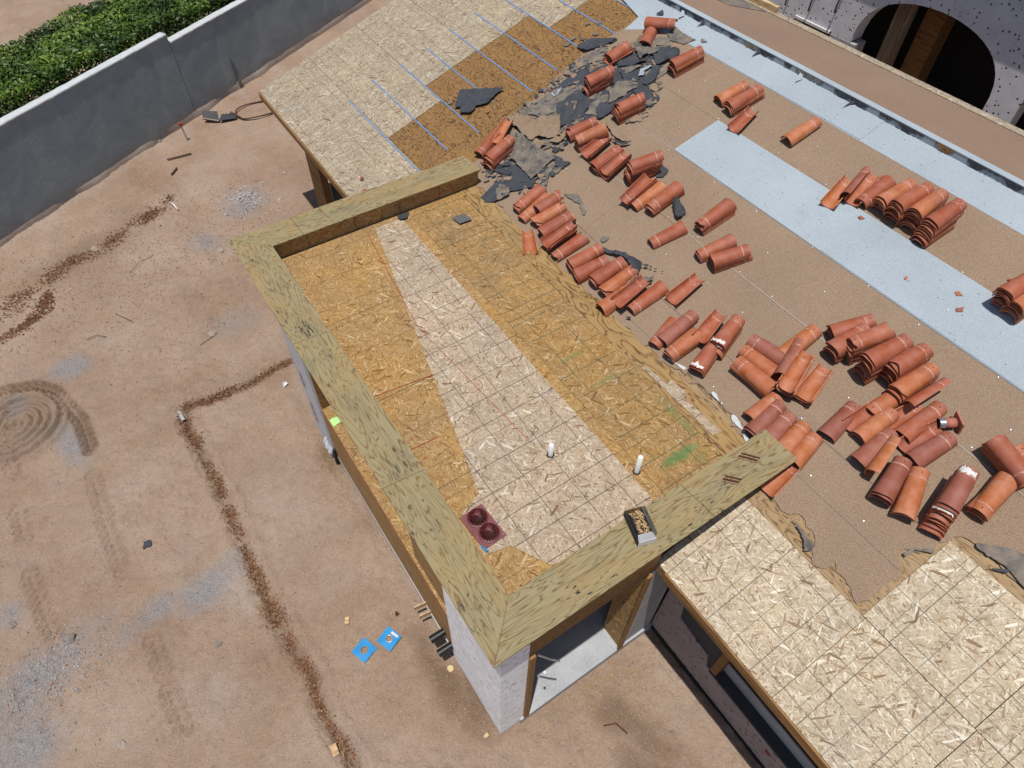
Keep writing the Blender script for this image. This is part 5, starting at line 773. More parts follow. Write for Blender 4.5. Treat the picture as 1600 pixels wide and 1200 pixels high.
MB().box(AX - .01, AX + .42, aw0 - .56, aw0 + .12, 0, 1.9 + .3).build('pier_base', M['curbconc'], house)
MB().box(AX - .21, AX + 6, -4, 14, 4.76, 4.9).build('roof_deck', M['oldply'], house)
MB().box(AX + 3.2, AX + 3.4, -4, 14, 0, 4.7).build('inner_wall', M['dark'], house)  # coloured near black for the darkness behind the arch
MB().box(AX + 1.4, AX + 1.9, 6.35, 6.85, 0, 4.7).build('post', M['lumber'], house)
MB().box(AX + .9, AX + 1.15, 6.95, 7.3, 0, 4.7).build('post', M['osb_deck'], house)
MB().box(AX + .43, AX + 3.2, -4, 14, -.01, .06).build('slab', M['conc'], house)
MB().box(AX - .06, AX - .01, aw1 + .58, aw1 + 1.65, 2.5, 2.56).build('trim_board', M['paper'], house)
for (yy, zz) in ((8.2, 3.3), (8.9, 3.1), (9.6, 3.0)): MB().tube([(AX - .01, yy, zz), (AX - .10, yy, zz), (AX - .13, yy, zz - .1), (AX - .13, yy, zz - .3)], .02, 6).build('wire_stub', M['rubber'], house)

# ------------------------------------------------------------ roof tiles
TLN = .50
def tile_mesh(name, m, chip=0, seed=0):
    r = random.Random(seed); ns, nl, th = 16, 4, .0125; v = []
    ph = [r.uniform(0, 6) for _ in range(4)]
    for side in (0, 1):
        for j in range(nl + 1):
            u = j / nl
            for i in range(ns + 1):
                a = math.pi * i / ns; w = .113 - .021 * u - th * side; hgt = .102 - .013 * u - th * side
                y = TLN * u
                if j == 0: y += .004 * math.sin(a * 3 + ph[0]) + (chip * .10 * max(0, math.sin(a * 1.3 + ph[1])) ** 3 if chip else 0)
                if j == nl: y += .004 * math.sin(a * 2 + ph[2]) - (chip * .07 * max(0, math.sin(a * 1.7 + ph[3])) ** 4 if chip else 0)
                v.append((-w * math.cos(a), y, hgt * math.sin(a) ** .9 if 0 < i < ns else 0.))
    K = (nl + 1) * (ns + 1); idx = lambda s_, j, i: s_ * K + j * (ns + 1) + i; f = []
    for j in range(nl):
        for i in range(ns): f += [(idx(0, j, i), idx(0, j + 1, i), idx(0, j + 1, i + 1), idx(0, j, i + 1)), (idx(1, j, i), idx(1, j, i + 1), idx(1, j + 1, i + 1), idx(1, j + 1, i))]
        f += [(idx(0, j, 0), idx(1, j, 0), idx(1, j + 1, 0), idx(0, j + 1, 0)), (idx(0, j, ns), idx(0, j + 1, ns), idx(1, j + 1, ns), idx(1, j, ns))]
    for i in range(ns): f += [(idx(0, 0, i), idx(0, 0, i + 1), idx(1, 0, i + 1), idx(1, 0, i)), (idx(0, nl, i), idx(1, nl, i), idx(1, nl, i + 1), idx(0, nl, i + 1))]
    me = mesh(name, v, f, m, True); me.set_sharp_from_angle(angle=math.radians(50)) if hasattr(me, 'set_sharp_from_angle') else None
    return me
TM = {(k, c): tile_mesh('roof_tile', M['tile%d' % k], [0, 0, .5, 1.][c], 10 * k + c) for k in range(3) for c in range(4)}
PITCH = .034; ORD = ['top', 'second', 'third', 'fourth', 'fifth', 'sixth', 'seventh', 'eighth', 'ninth', 'tenth', 'eleventh']
stackof = {}
for si, (q0, q1, n, kind, be, ti, sl_, lift, ds) in enumerate(DATA['tiles']):
    rr = random.Random(100 + si); q0, q1 = Vector(q0), Vector(q1); off = Vector((0, 0, rz(q0.x) - (3.3263 + (q0.x - 3.928) / 3.)))
    q0 += off; q1 += off; d = (q1 - q0); L = d.length; d.normalize()
    for k in range(n):       # k = 0 is the top tile
        flip = (be == 0) if k == 0 else (be == 0) ^ (rr.random() < .12)
        ysc = max(.8, min(1.14, L / TLN)) if k == 0 else rr.uniform(.95, 1.06) * max(.85, min(1.08, L / TLN))
        if L < .4: ysc = 1.0
        mid = (q0 + q1) / 2 if L >= .4 else q1 - d * (TLN / 2)
        c = mid - d * (sl_ * k) + d * rr.uniform(-.022, .018) * (k > 0) + NRM.cross(d) * rr.uniform(-.008, .008) * (k > 0)
        ax = (d + NRM.cross(d) * rr.uniform(-.03, .03) * (k > 0)).normalized()
        if flip: ax = -ax
        zax = NRM.copy(); yaw = rr.uniform(-.03, .03) * (k > 0)
        hgt = (n - 1 - k) * PITCH + lift + rr.uniform(-.004, .004) * (0 < k < n - 1)
        if kind == 'c': zax = -NRM; hgt += .099
        if kind == 's':
            sd = NRM.cross(ax); zax = (sd * (1 if rr.random() < .5 else 1) * .96 + NRM * .28).normalized(); hgt += .10
        yax = (ax - zax * ax.dot(zax)).normalized(); xax = yax.cross(zax)
        org = c - yax * (TLN * ysc / 2) + NRM * (hgt + .026)
        tt = ti if k == 0 else (ti if rr.random() < .4 else rr.choice([0, 0, 0, 1, 2]))
        ch = 3 if ('broken' in ds or 'chipped' in ds) and k == 0 else (2 if ('cracked' in ds and k == 0) or rr.random() < .08 else rr.choice([0, 1]))
        o = link('roof_tile', TM[(tt, ch)]); Mx = Matrix((xax, yax, zax)).transposed().to_4x4(); Mx.translation = org
        o.matrix_world = Mx @ Matrix.Diagonal((rr.uniform(.97, 1.03), ysc, 1, 1))
        if 'mortar' in ds and 'right of' not in ds and k in (0, 2):
            y0_, y1_ = ((.41, .47) if 'sliding' in ds else (.012, .05)) if k == 0 else (.008, .03); mv = []; mf = []; na, nb = 12, 5
            for jb in range(nb + 1):
                for ia in range(na + 1):
                    a = math.pi * (.12 + .62 * ia / na); e_ = .03 * mnoise.noise(Vector((ia * .8, jb * .9, si + k))); yy = y0_ + (y1_ - y0_) * jb / nb + e_ * (jb in (0, nb)) * 2
                    u = yy / TLN; sgm = 1.6 if (jb in (0, nb) or ia in (0, na)) else 1.; w = .113 - .021 * u + .0035 / sgm; hgt_ = .102 - .013 * u + .0035 / sgm; mv.append((-w * math.cos(a), yy, hgt_ * math.sin(a) ** .9))
            for jb in range(nb):
                for ia in range(na): q_ = jb * (na + 1) + ia; mf.append((q_, q_ + na + 1, q_ + na + 2, q_ + 1))
            link('mortar_smear', mesh('mortar_smear', mv, mf, M['mortar'], True), o)
        if n == 1: lb = 'terracotta tile ' + ds
        elif n == 2: lb = ('upper' if k == 0 else 'lower') + ' terracotta tile, ' + ds
        elif k == 0: lb = 'top terracotta tile of ' + ds
        elif k == n - 1: lb = 'bottom terracotta tile of ' + ds
        else: lb = ORD[k] + ' tile down in ' + ds
        tag(o, lb, 'roof tile', 'terracotta roof tiles laid out in stacks')
# mortar left on two tiles is part of the place: thin smears on the stack tops
shb = [((7.17, 1.3), .05), ((6.8, .35), .045), ((6.65, .2), .05), ((7.6, -.2), .04), ((6.9, -.6), .045), ((7.35, -.75), .05), ((6.95, 1.9), .04), ((4.9, 7.8), .03), ((2.6, 8.3), .05), ((2.5, 8.0), .04), ((6.6, .9), .03), ((7.3, .1), .03)]
spots = ['on the long white strip, above its middle', 'on the long white strip near the right edge', 'on the long white strip, lower of two close together', 'on felt above the long white strip', 'at the right picture edge on the white strip', 'near the right picture edge between white strips',
         'on the long white strip below the upper right row', 'on the old plywood among blue strips', 'pointed, on the pale far deck above the porch post', 'beside the pointed shard on the far deck', 'tiny, at the lower rim of the long white strip', 'tiny, between the two white strips at right']
for i, ((x, y), s_) in enumerate(shb):
    P_ = ragged([(-s_, -s_ * .5), (s_ * .7, -s_ * .6), (s_, s_ * .4), (-s_ * .3, s_ * .7)], .01, .03, i); o = MB().prism(P_, 0, .014).build('tile_shard', M['tile%d' % (i % 3)])
    o.matrix_world = Matrix.Translation((x, y, rz(x) + .03)) @ RM @ Matrix.Rotation(i * 1.3, 4, 'Z'); tag(o, 'broken terracotta shard ' + spots[i], 'tile shard', 'broken tile shards')

# ------------------------------------------------------------ torn felt scraps
def inside(x, y, P):
    c = False; j = len(P) - 1
    for i in range(len(P)):
        if (P[i][1] > y) != (P[j][1] > y) and x < (P[j][0] - P[i][0]) * (y - P[i][1]) / (P[j][1] - P[i][1]) + P[i][0]: c = not c
        j = i
    return c
def nearest(x, y, P):
    best = None
    for i in range(len(P)):
        ax, ay = P[i][:2]; bx, by = P[(i + 1) % len(P)][:2]; dx, dy = bx - ax, by - ay; u = max(0, min(1, ((x - ax) * dx + (y - ay) * dy) / (dx * dx + dy * dy + 1e-9)))
        q = (ax + u * dx, ay + u * dy); d = math.hypot(x - q[0], y - q[1])
        if best is None or d < best[0]: best = (d, q)
    return best
def scrap(kind, P, lift, label, idx):
    P = [(a[0], a[1]) for a in P]; x0, x1 = min(q[0] for q in P), max(q[0] for q in P); y0, y1 = min(q[1] for q in P), max(q[1] for q in P)
    st = max(.016, min(.03, max(x1 - x0, y1 - y0) / 22)); nx_, ny_ = int((x1 - x0) / st) + 3, int((y1 - y0) / st) + 3; vid = {}; v = []; f = []; edge = {}
    cells = [(i, j) for i in range(nx_) for j in range(ny_) if inside(x0 + (i - .5) * st, y0 + (j - .5) * st, P)]
    for i, j in cells:
        q = []
        for a, b2 in ((i, j), (i + 1, j), (i + 1, j + 1), (i, j + 1)):
            if (a, b2) not in vid: vid[(a, b2)] = len(v); v.append([x0 + (a - 1) * st, y0 + (b2 - 1) * st])
            q.append(vid[(a, b2)])
        f.append(tuple(q))
    cnt = {}
    for q in f:
        for a, b2 in zip(q, q[1:] + q[:1]): k = (min(a, b2), max(a, b2)); cnt[k] = cnt.get(k, 0) + 1
    bd = {a for k, c_ in cnt.items() if c_ == 1 for a in k}
    out = []
    for i, (x, y) in enumerate(v):
        d, q = nearest(x, y, P)
        if i in bd: jx = .014 * mnoise.noise(Vector((x * 31, y * 31, 1.5))); x, y = x + (q[0] - x) * .85 + jx, y + (q[1] - y) * .85 - jx
        nz = mnoise.fractal(Vector((x * 5.5, y * 5.5, idx * 3.1)), .9, 2, 3); curl = math.exp(-d / .035) * (.6 + mnoise.noise(Vector((x * 4, y * 4, idx))))
        cr_ = 1 - abs(mnoise.noise(Vector((x * 4.2, y * 4.2, idx * 2.7)))) * 2.4
        z = rz(x) + .027 + lift * (.25 + .5 * nz + .55 * max(0, cr_)) + min(lift, .05) * .8 * max(0, curl)
        out.append((x, y, max(z, rz(x) + .028)))
    if not f: return
    o = link('felt_scrap', mesh('felt_scrap', out, f, M[{'black': 'black', 'grey': 'grey', 'tan': 'felt', 'white': 'white'}[kind]], False)); md = o.modifiers.new('t', 'SOLIDIFY'); md.thickness = .0025; md.offset = 0
    tag(o, label, 'felt scrap' if kind != 'white' else 'membrane scrap', 'torn roofing felt scraps')
for i, (k, P_, h_, lab) in enumerate(DATA['scraps']): scrap(k, P_, h_, lab, i)
def flatscrap(P, z, m, label):
    o = link('felt_scrap', mesh('felt_scrap', [(x, y, z + .02 * random.random()) for x, y in P], [tuple(range(len(P)))], M[m])); md = o.modifiers.new('t', 'SOLIDIFY'); md.thickness = .004
    tag(o, label, 'felt scrap', 'torn roofing felt scraps')
flatscrap([(3.10, 6.0), (3.32, 6.0), (3.33, 5.8), (3.12, 5.82)], HF + .02, 'slate', 'square grey felt scrap on the golden flat roof')
flatscrap([(2.40, 6.50), (2.62, 6.52), (2.52, 6.38), (2.40, 6.40)], HF + .02, 'black', 'black felt scrap against the far parapet')
CRL = ['felt crumb on old plywood, nearest the white strip end', 'felt crumb on old plywood, lowest of the far cluster', 'felt crumb on old plywood, left of the far cluster', 'felt crumb on old plywood, farthest up the slope', 'felt crumb on old plywood, touching the last full blue strip', 'felt crumb on old plywood, middle of the far cluster', 'felt crumb left of the black sheet, lowest of three', 'felt crumb left of the black sheet, middle of three', 'felt crumb left of the black sheet, highest of three']
for i, (x, y) in enumerate([(6.9, 8.1), (7.0, 7.95), (6.75, 8.05), (7.3, 8.2), (7.45, 8.05), (7.2, 7.85), (4.6, 8.6), (4.75, 8.4), (4.9, 8.3)]):
    o = MB().prism(ragged([(-.05, -.02), (.04, -.03), (.06, .03), (-.02, .04)], .01, .03, i), 0, .02).build('debris', M['grey']); o.matrix_world = Matrix.Translation((x, y, rz(x) + .003)) @ RM @ Matrix.Rotation(i, 4, 'Z')
    tag(o, CRL[i], 'debris', 'felt crumbs on the far deck')

HEAP = [tuple(q[:2]) for q in DATA['heap']]
for nm, m_, cnt_, s0 in (('felt_crumbs', 'black', 330, .05), ('felt_crumbs', 'grey', 260, .06), ('felt_crumbs', 'felt', 160, .06), ('tile_crumbs', 'tile0', 40, .03)):
    v = []; f = []
    while len(f) < cnt_:
        x, y = random.uniform(4.0, 8.0), random.uniform(4.2, 8.0)
        if not inside(x, y, HEAP) or random.random() > .35 + mnoise.noise(Vector((x * 2.2, y * 2.2, 9))) * 1.3: continue
        n_ = random.randint(5, 8); k = len(v); s_ = s0 * random.uniform(.25, 1.5); el = random.uniform(.4, 1); a0 = random.uniform(0, 6.3); tx, ty = random.uniform(-.35, .35), random.uniform(-.35, .35)
        for j in range(n_):
            a = 2 * math.pi * j / n_; r = s_ * random.uniform(.55, 1.15); dx, dy = r * math.cos(a), r * el * math.sin(a); dx, dy = dx * math.cos(a0) - dy * math.sin(a0), dx * math.sin(a0) + dy * math.cos(a0)
            v.append((x + dx, y + dy, rz(x + dx) + .027 + abs(tx * dx + ty * dy) + random.uniform(0, .008)))
        f.append(tuple(range(k, k + n_)))
    o = link(nm, mesh(nm, v, f, M[m_])); tag(o, 'crumbs and shreds littering the torn felt heap', None, None, 'stuff')
# ------------------------------------------------------------ things on the roofs
def pipe(x, y, h, label):
    e = empty('vent_pipe', (x, y, HF + .012)); tag(e, label, 'pipe', 'white plastic vent pipes'); R1, R2 = .029, .023
    MB().lathe([(R2, -.05), (R2, h), (R1, h), (R1, -.05)], 20).build('pipe_body', M['pvc'], e, True)
    MB().lathe([(R1 + .001, .001), (R1 + .015, .0015), (R1 + .018, .0005)], 20).build('pipe_hole', M['dark'], e)
pipe(1.85, 1.68, .20, 'white vent pipe standing in the middle of the pale flat roof strip')
pipe(2.53, .965, .30, 'white vent pipe standing on the seam by the green marked board')
e = empty('roof_drain', (.72, 1.34, HF + .012), math.radians(3)); tag(e, 'dark red double roof drain with two dome strainers on a flange', 'drain')
MB().box(-.145, .145, -.23, .23, 0, .006).build('flange', M['flange'], e)
for yy in (.11, -.105):
    dm = MB().lathe([(.076, 0), (.074, .032), (.06, .066), (.038, .088), (.015, .098), (0, .099)], 28, (0.01, yy, .012)).build('dome_shade_core', M['dark'], e, True)  # dark solid stands for the shade seen between the ribs
    rib = MB()
    for k in range(18):
        a = 2 * math.pi * k / 18; cs, sn = math.cos(a), math.sin(a)
        rib.tube([(.01 + cs * r, yy + sn * r, .012 + z) for r, z in ((.094, 0), (.092, .036), (.077, .079), (.052, .105), (.03, .114))], [.0085, .0085, .007, .005, .004], 4)
    rib.lathe([(.034, .112), (.03, .119), (.012, .122), (0, .122)], 24, (.01, yy, .012)); rib.lathe([(.115, .0), (.115, .012), (.094, .016), (.088, .01)], 28, (.01, yy, .006))
    rib.lathe([(.093, .038), (.097, .042), (.093, .047)], 28, (.01, yy, .012)); rb = rib.build('dome_strainer', M['redpaint'], e); dm.parent = rb
for (x, y) in ((.12, .2), (-.12, .2), (.12, -.2), (.06, .0)): MB().lathe([(.008, 0), (.007, .006), (0, .008)], 8, (x, y, .006)).build('bolt', M['steel'], e, True)
o = MB().tube([(.585, 1.15, HF + .03), (.61, 1.07, HF + .03)], .012, 8).build('caulk_tube', M['blue']); tag(o, 'small blue capped tube by the corner of the roof drain', 'tube')
# cardboard box of scraps on the near cap
e = empty('cardboard_box', (1.955, .325, HC + .001), math.radians(-17)); tag(e, 'open cardboard box of wood scraps on the near parapet cap', 'box'); hw, hl, hh = .095, .185, .10
MB().box(-hw, hw, -hl, hl, 0, .004).build('box_bottom', M['oldply'], e)
MB().box(-hw, hw, -hl, -hl + .004, .004, hh).build('box_front', M['paper'], e); MB().box(-hw, hw, hl - .004, hl, .004, hh).build('box_back', M['oldply'], e)
MB().box(-hw, -hw + .004, -hl + .004, hl - .004, .004, hh).build('box_side', M['print'], e); MB().box(hw - .004, hw, -hl + .004, hl - .004, .004, hh).build('box_side', M['grey'], e)
MB().add([(-hw, -hl, hh), (hw, -hl, hh), (hw - .01, -hl + .085, hh - .015), (-hw + .01, -hl + .09, hh - .018)], [(0, 1, 2, 3)]).build('box_flap', M['curbconc'], e)
MB().add([(-hw, hl - .03, hh), (-hw, -hl + .03, hh), (-hw + .05, -hl + .05, hh - .03), (-hw + .05, hl - .06, hh - .02)], [(0, 1, 2, 3)]).build('box_flap', M['abs'], e)
MB().add([(hw, hl - .01, hh), (hw, -hl + .02, hh), (hw + .012, -hl + .03, hh + .05), (hw + .012, hl - .03, hh + .055)], [(0, 3, 2, 1)]).build('box_flap', M['grey'], e)
sc_ = MB()
for i in range(46):
    a = random.uniform(0, 6.28); L = random.uniform(.03, .09); x, y = random.uniform(-.03, .07), random.uniform(-.1, .15); d = Vector((math.cos(a), math.sin(a), random.uniform(-.3, .4))) * L / 2; p = Vector((x, y, random.uniform(.03, .075)))
    sc_.tube([p - d, p + d], random.uniform(.003, .006), 4)
sc_.build('wood_scraps', M['fresh_wood'], e)['kind'] = 'stuff'
sc_ = MB()
for i in range(40):
    a = random.uniform(0, 6.28); p = Vector((random.uniform(-.04, .08), random.uniform(-.13, .12), random.uniform(.02, .06))); d = Vector((math.cos(a), math.sin(a), .1)) * .025; sc_.tube([p - d, p + d], .003, 4)
sc_.build('nail_scraps', M['rust'], e)['kind'] = 'stuff'
for (x, y, lb, a) in ((3.50, .325, 'longer bundle of rusty nail strips on the near cap, nearer its tip', -.9), (3.14, .225, 'shorter bundle of rusty nail strips on the near cap', -.85)):
    e = empty('nail_strip', (x, y, HC + .001), a); tag(e, lb, 'nail strip', 'nail strips on the near cap')
    for q in range(4):
        b = MB(); L = .10 if x > 3.3 else .085
        b.box(-L + .012 * q, L + .012 * q, -.04 + q * .022, -.027 + q * .022, 0, .014 + .004 * (q % 2))
        b.build('nail_row', M['rust'] if q % 2 else M['oldply'], e)
# galvanised flue among the tiles
e = empty('vent_flue', (5.43, -.66, rz(5.43) + .02)); tag(e, 'galvanized vent flue with primed red collar lying among the tiles', 'vent')
ax = Vector((.75, -.55, .12)).normalized()
def at_(r, s_): return Vector((0, 0, .08)) + ax * s_
MB().tube([at_(0, -.10), at_(0, -.03)], .055, 20, False).build('flue_pipe', M['steel'], e, True)
MB().tube([at_(0, -.097), at_(0, -.096)], .05, 20).build('flue_mouth', M['dark'], e)
MB().tube([at_(0, -.04), at_(0, .07)], .057, 20).build('flue_collar', M['primer'], e, True)
b = MB().box(-.01, .01, -.095, .095, -.075, .09); o = b.build('flue_flange', M['primer'], e, False, at_(0, .10)); o.rotation_euler = (0, -.2, math.atan2(ax.y, ax.x))
# green note on the sill
o = MB().add([(0, 0, 0), (.14, .02, .012), (.13, .12, .02), (.05, .16, .004), (-.01, .12, .03)], [(0, 1, 2, 3, 4)]).build('paper_note', M['green_paper'], None, False, (OX + .03, 4.75, 1.52)); o.modifiers.new('t', 'SOLIDIFY').thickness = .002
tag(o, 'crumpled bright green paper on the window sill', 'paper')

# ------------------------------------------------------------ things on the ground
def thing_on(name, mb, m, x, y, label, cat, group=None, rz_=0., dz=0., smooth=False):
    o = mb.build(name, m, None, smooth, (x, y, gz(x, y) + dz), (0, 0, rz_)); tag(o, label, cat, group); return o
for i, (P4, lb, paper) in enumerate([([(-1.016, 2.176), (-.775, 2.263), (-.679, 2.027), (-.908, 1.927)], 'blue square drain membrane with round hole, farther from the house', 0), ([(-.654, 2.118), (-.408, 2.218), (-.291, 1.986), (-.556, 1.871)], 'blue square drain membrane with hole and white label, nearer the house', 1)]):
    cx, cy = sum(q[0] for q in P4) / 4, sum(q[1] for q in P4) / 4; cx -= .03; a = math.atan2(P4[1][1] - P4[0][1], P4[1][0] - P4[0][0]); s_ = .128
    e = empty('drain_membrane', (cx, cy, gz(cx, cy) + .03), a); tag(e, lb, 'membrane square', 'blue drain membranes'); n = 32; v = []; f = []
    for k in range(n):
        t_ = 2 * math.pi * k / n; cs, sn = math.cos(t_), math.sin(t_); m_ = s_ / max(abs(cs), abs(sn)); v += [(cs * m_, sn * m_, .006 * math.sin(3 * t_)), (cs * .052, sn * .052, .003), (cs * .044, sn * .044, -.012)]
    f = [q for k in range(n) for q in ((k * 3, ((k + 1) % n) * 3, ((k + 1) % n) * 3 + 1, k * 3 + 1), (k * 3 + 1, ((k + 1) % n) * 3 + 1, ((k + 1) % n) * 3 + 2, k * 3 + 2))]
    link('membrane_sheet', mesh('membrane_sheet', v, f, M['blue']), e).modifiers.new('t', 'SOLIDIFY').thickness = .004
    MB().lathe([(.054, .004), (.050, .009), (.045, .008), (.043, -.01)], 24).build('hole_ring', M['steel'] if paper else M['oldply'], e, True)
    if paper:
        lbl = MB().box(.07, .105, -.09, .03, .007, .0085).build('label_sticker', M['paper'], e)
        for k in range(3): MB().box(.077 + .009 * k, .0785 + .009 * k, -.08, .0 if k else .022, .0087, .0092).build('print_line', M['print'], lbl)
def hpipe(x, y, z, label):
    e = empty('drain_pipe', (x, y, z), 0); tag(e, label, 'pipe', 'black pipes through the bay wall'); MB().tube([(.22, 0, 0), (-.10, 0, 0)], .055, 18, False).build('pipe_body', M['abs'], e, True); MB().tube([(-.095, 0, 0), (-.094, 0, 0)], .05, 18).build('pipe_mouth', M['dark'], e)
    MB().tube([(-.02, 0, 0), (-.03, 0, 0)], .060, 18).build('pipe_hub', M['abs'], e)
hpipe(.04, 1.56, .42, 'black pipe stub through the wall foot, farther from the corner'); hpipe(.04, 1.35, .40, 'black pipe stub through the wall foot, nearer the white corner')
for (y, lb) in ((2.13, 'pale wooden batten stub at the wall foot, upper one'), (1.98, 'pale wooden batten stub at the wall foot, lower one')):
    o = MB().box(-.02, .24, -.009, .009, -.1, 0).build('batten', M['fresh_wood'], None, False, (0, y, .30), (0, 0, -.12)); tag(o, lb, 'batten', 'wooden batten stubs')
thing_on('wood_disc', MB().lathe([(0, .02), (.045, .02), (.048, .015), (.048, 0)], 18), M['fresh_wood'], .02, 1.22, 'round pale wooden disc on dark soil below black pipes', 'wood disc', dz=.005)
for (x, y, s_, lb) in ((-.90, 2.62, .05, 'small pale wood offcut above the blue squares'), (-1.75, 1.16, .07, 'square pale wood block lying in the leaf-filled trench'), (-.02, .22, .035, 'tiny wood block left of the white corner pier')):
    thing_on('wood_block', MB().box(-s_, s_, -s_ * .6, s_ * .6, 0, .03), M['fresh_wood'], x, y, lb, 'wood block', 'wood offcuts', random.random() * 3, .005)
rocks = [(-2.03, 13.23, .085, 'pale rock on the leaf line below the garden wall'), (.30, 11.73, .08, 'pale rock near the far parapet corner'), (-.70, 9.32, .08, 'round pale rock left of the flat bay'), (-4.94, 5.2, .06, 'grey rock near the left picture edge'), (-2.57, 3.33, .05, 'grey rock right of the long grey stain'), (-4.04, 2.75, .065, 'flat tan rock at the lower left'),
         (.36, 16.93, .08, 'grey rock at the garden wall foot'), (2.58, 13.79, .06, 'small pale rock left of the porch post'), (-4.3, 4.55, .09, 'grey mortar lump on the cement stain')]
for i, (x, y, s_, lb) in enumerate(rocks):
    bm = bmesh.new(); bmesh.ops.create_icosphere(bm, subdivisions=2, radius=s_)
    for q in bm.verts: q.co *= 1 + .5 * mnoise.noise(q.co * (2.2 / s_ * .5) + Vector((i * 7, 0, 0))); q.co.z *= .55
    me = D.meshes.new('rock'); bm.to_mesh(me); bm.free(); me.materials.append(M['greyrock' if 'grey' in lb else 'rock']); o = link('rock', me, None, (x, y, gz(x, y) + s_ * .15)); tag(o, lb, 'rock', 'loose rocks on the dirt')
def stick(name, pts, r, m, label, cat, grp=None):
    o = MB().tube([(x, y, gz(x, y) + z) for x, y, z in pts], r, 6).build(name, m, None, True); tag(o, label, cat, grp)
stick('twig', [(-2.8, 10.48, .03), (-2.6, 10.46, .05), (-2.46, 10.36, .02)], .006, M['twig'], 'dark bent twig in the open dirt left of the bay', 'twig', 'twigs on the dirt')
stick('twig', [(-2.15, 10.9, .03), (-1.91, 10.46, .03)], .005, M['twig'], 'thin twig right of the dark bent twig', 'twig', 'twigs on the dirt')
stick('twig', [(-.99, 9.16, .03), (-.69, 9.23, .03)], .005, M['twig'], 'short twig above the leaf trench bend', 'twig', 'twigs on the dirt')
stick('twig', [(-1.6, 12.0, .03), (-1.3, 12.2, .06), (-1.05, 12.3, .02)], .005, M['twig'], 'forked twig midway to the garden wall', 'twig', 'twigs on the dirt')
stick('twig', [(1.35, -.55, .02), (1.5, -.62, .05), (1.55, -.8, .02)], .010, M['rust'], 'brown splinter of wood in front of the doorway', 'twig', 'twigs on the dirt')
stick('plastic_strip', [(-.15, 13.98, .04), (-.12, 13.8, .08), (-.08, 13.65, .04)], .022, M['pvc'], 'short curved white plastic strip on the dirt', 'plastic strip')
stick('rebar', [(.30, 15.9, .04), (.9, 15.85, .04)], .02, M['twig'], 'dark bar lying on the dirt below the red-tipped stake', 'bar', 'dark bars')
stick('rebar', [(.2, 15.2, .04), (.4, 15.4, .04)], .02, M['twig'], 'shorter dark bar on the dirt nearer the leaf line', 'bar', 'dark bars')
e = empty('marker_stake', (1.01, 16.55, gz(1.01, 16.55))); tag(e, 'thin grey stake with a red tip by the garden wall', 'stake')
MB().tube([(0, 0, -.1), (-.02, .02, .42)], .018, 6).build('shaft', M['conc'], e); MB().tube([(-.02, .02, .42), (-.023, .022, .50)], .035, 8).build('tip', M['stakered'], e)
e = empty('trowel_stake', (3.09, 18.45, gz(3.09, 18.45))); tag(e, 'grey pointed steel stake leaning by the garden wall', 'stake')
MB().add([(-.02, 0, .1), (.03, -.02, .1), (.10, 0, .45), (-.03, .03, 1.0), (0, .04, .3)], [(0, 1, 2), (0, 2, 3), (0, 3, 4), (4, 3, 2), (4, 2, 1), (0, 4, 1)]).build('blade', M['slate'], e); MB().tube([(0, 0, -.1), (.0, .01, .2)], .03, 6).build('shaft', M['curbconc'], e)
e = empty('shovel_blade', (1.95, 16.95, gz(1.95, 16.95))); tag(e, 'dark bent sheet standing in a hole by the wall', 'metal sheet')
MB().add([(-.3, .22, .1), (.05, .0, .02), (.1, .1, .28), (-.25, .32, .3)], [(0, 1, 2, 3)]).build('sheet', M['slate'], e).modifiers.new('t', 'SOLIDIFY').thickness = .01
MB().add([(.05, -.05, .1), (.5, -.12, .06), (.55, .12, .08), (.2, .2, .12)], [(0, 1, 2, 3)]).build('sheet', M['black'], e).modifiers.new('t', 'SOLIDIFY').thickness = .01
MB().tube([(-.3, .22, .14), (.05, 0, .06)], .02, 6).build('handle', M['rock'], e)
cab = []
for i in range(60):
    a = i / 59 * 2 * math.pi * 1.6 - 2.4; cab.append((3.05 + .62 * math.cos(a) + .1 * i / 59, 17.0 + .42 * math.sin(a), gz(3.05, 17.0) + .05 + .02 * math.sin(i * .5)))
o = MB().tube([(2.25, 16.95, gz(2.25, 16.95) + .05), (2.4, 17.1, .06)] + cab, .02, 6).build('cable', M['twig'], None, True); tag(o, 'loose coil of brown cable near the far eave corner', 'cable')
thing_on('roofing_bit', MB().prism(ragged([(-.07, -.05), (.05, -.06), (.07, .05), (-.03, .08)], .02, .03, 4), 0, .01), M['black'], -3.0, 5.44, 'jagged black felt bit on the open dirt', 'felt bit', dz=.01)
thing_on('metal_bit', MB().box(-.03, .03, -.12, .12, 0, .02), M['curbconc'], -1.81, 7.61, 'short grey metal bar at the trench corner', 'metal bar', dz=.01, rz_=.1)
for (x, y, lb, m_, s_) in ((.02, 7.3, 'crumpled white paper beside the white wrapped pier', 'paper', .05), (-.6, 13.3, 'yellow leaf on the leaf line by the wall', 'straw', .03), (.6, 2.3, 'rust red tie on the dirt by the low wall', 'rust', .03)):
    thing_on('litter', MB().add([(-s_, -s_, 0), (s_, -s_ * .6, .03), (s_ * .7, s_, .01), (-s_ * .4, s_ * .8, .05)], [(0, 1, 2), (0, 2, 3)]), M[m_], x if x != .6 else -.25, y, lb, 'litter', dz=.015)
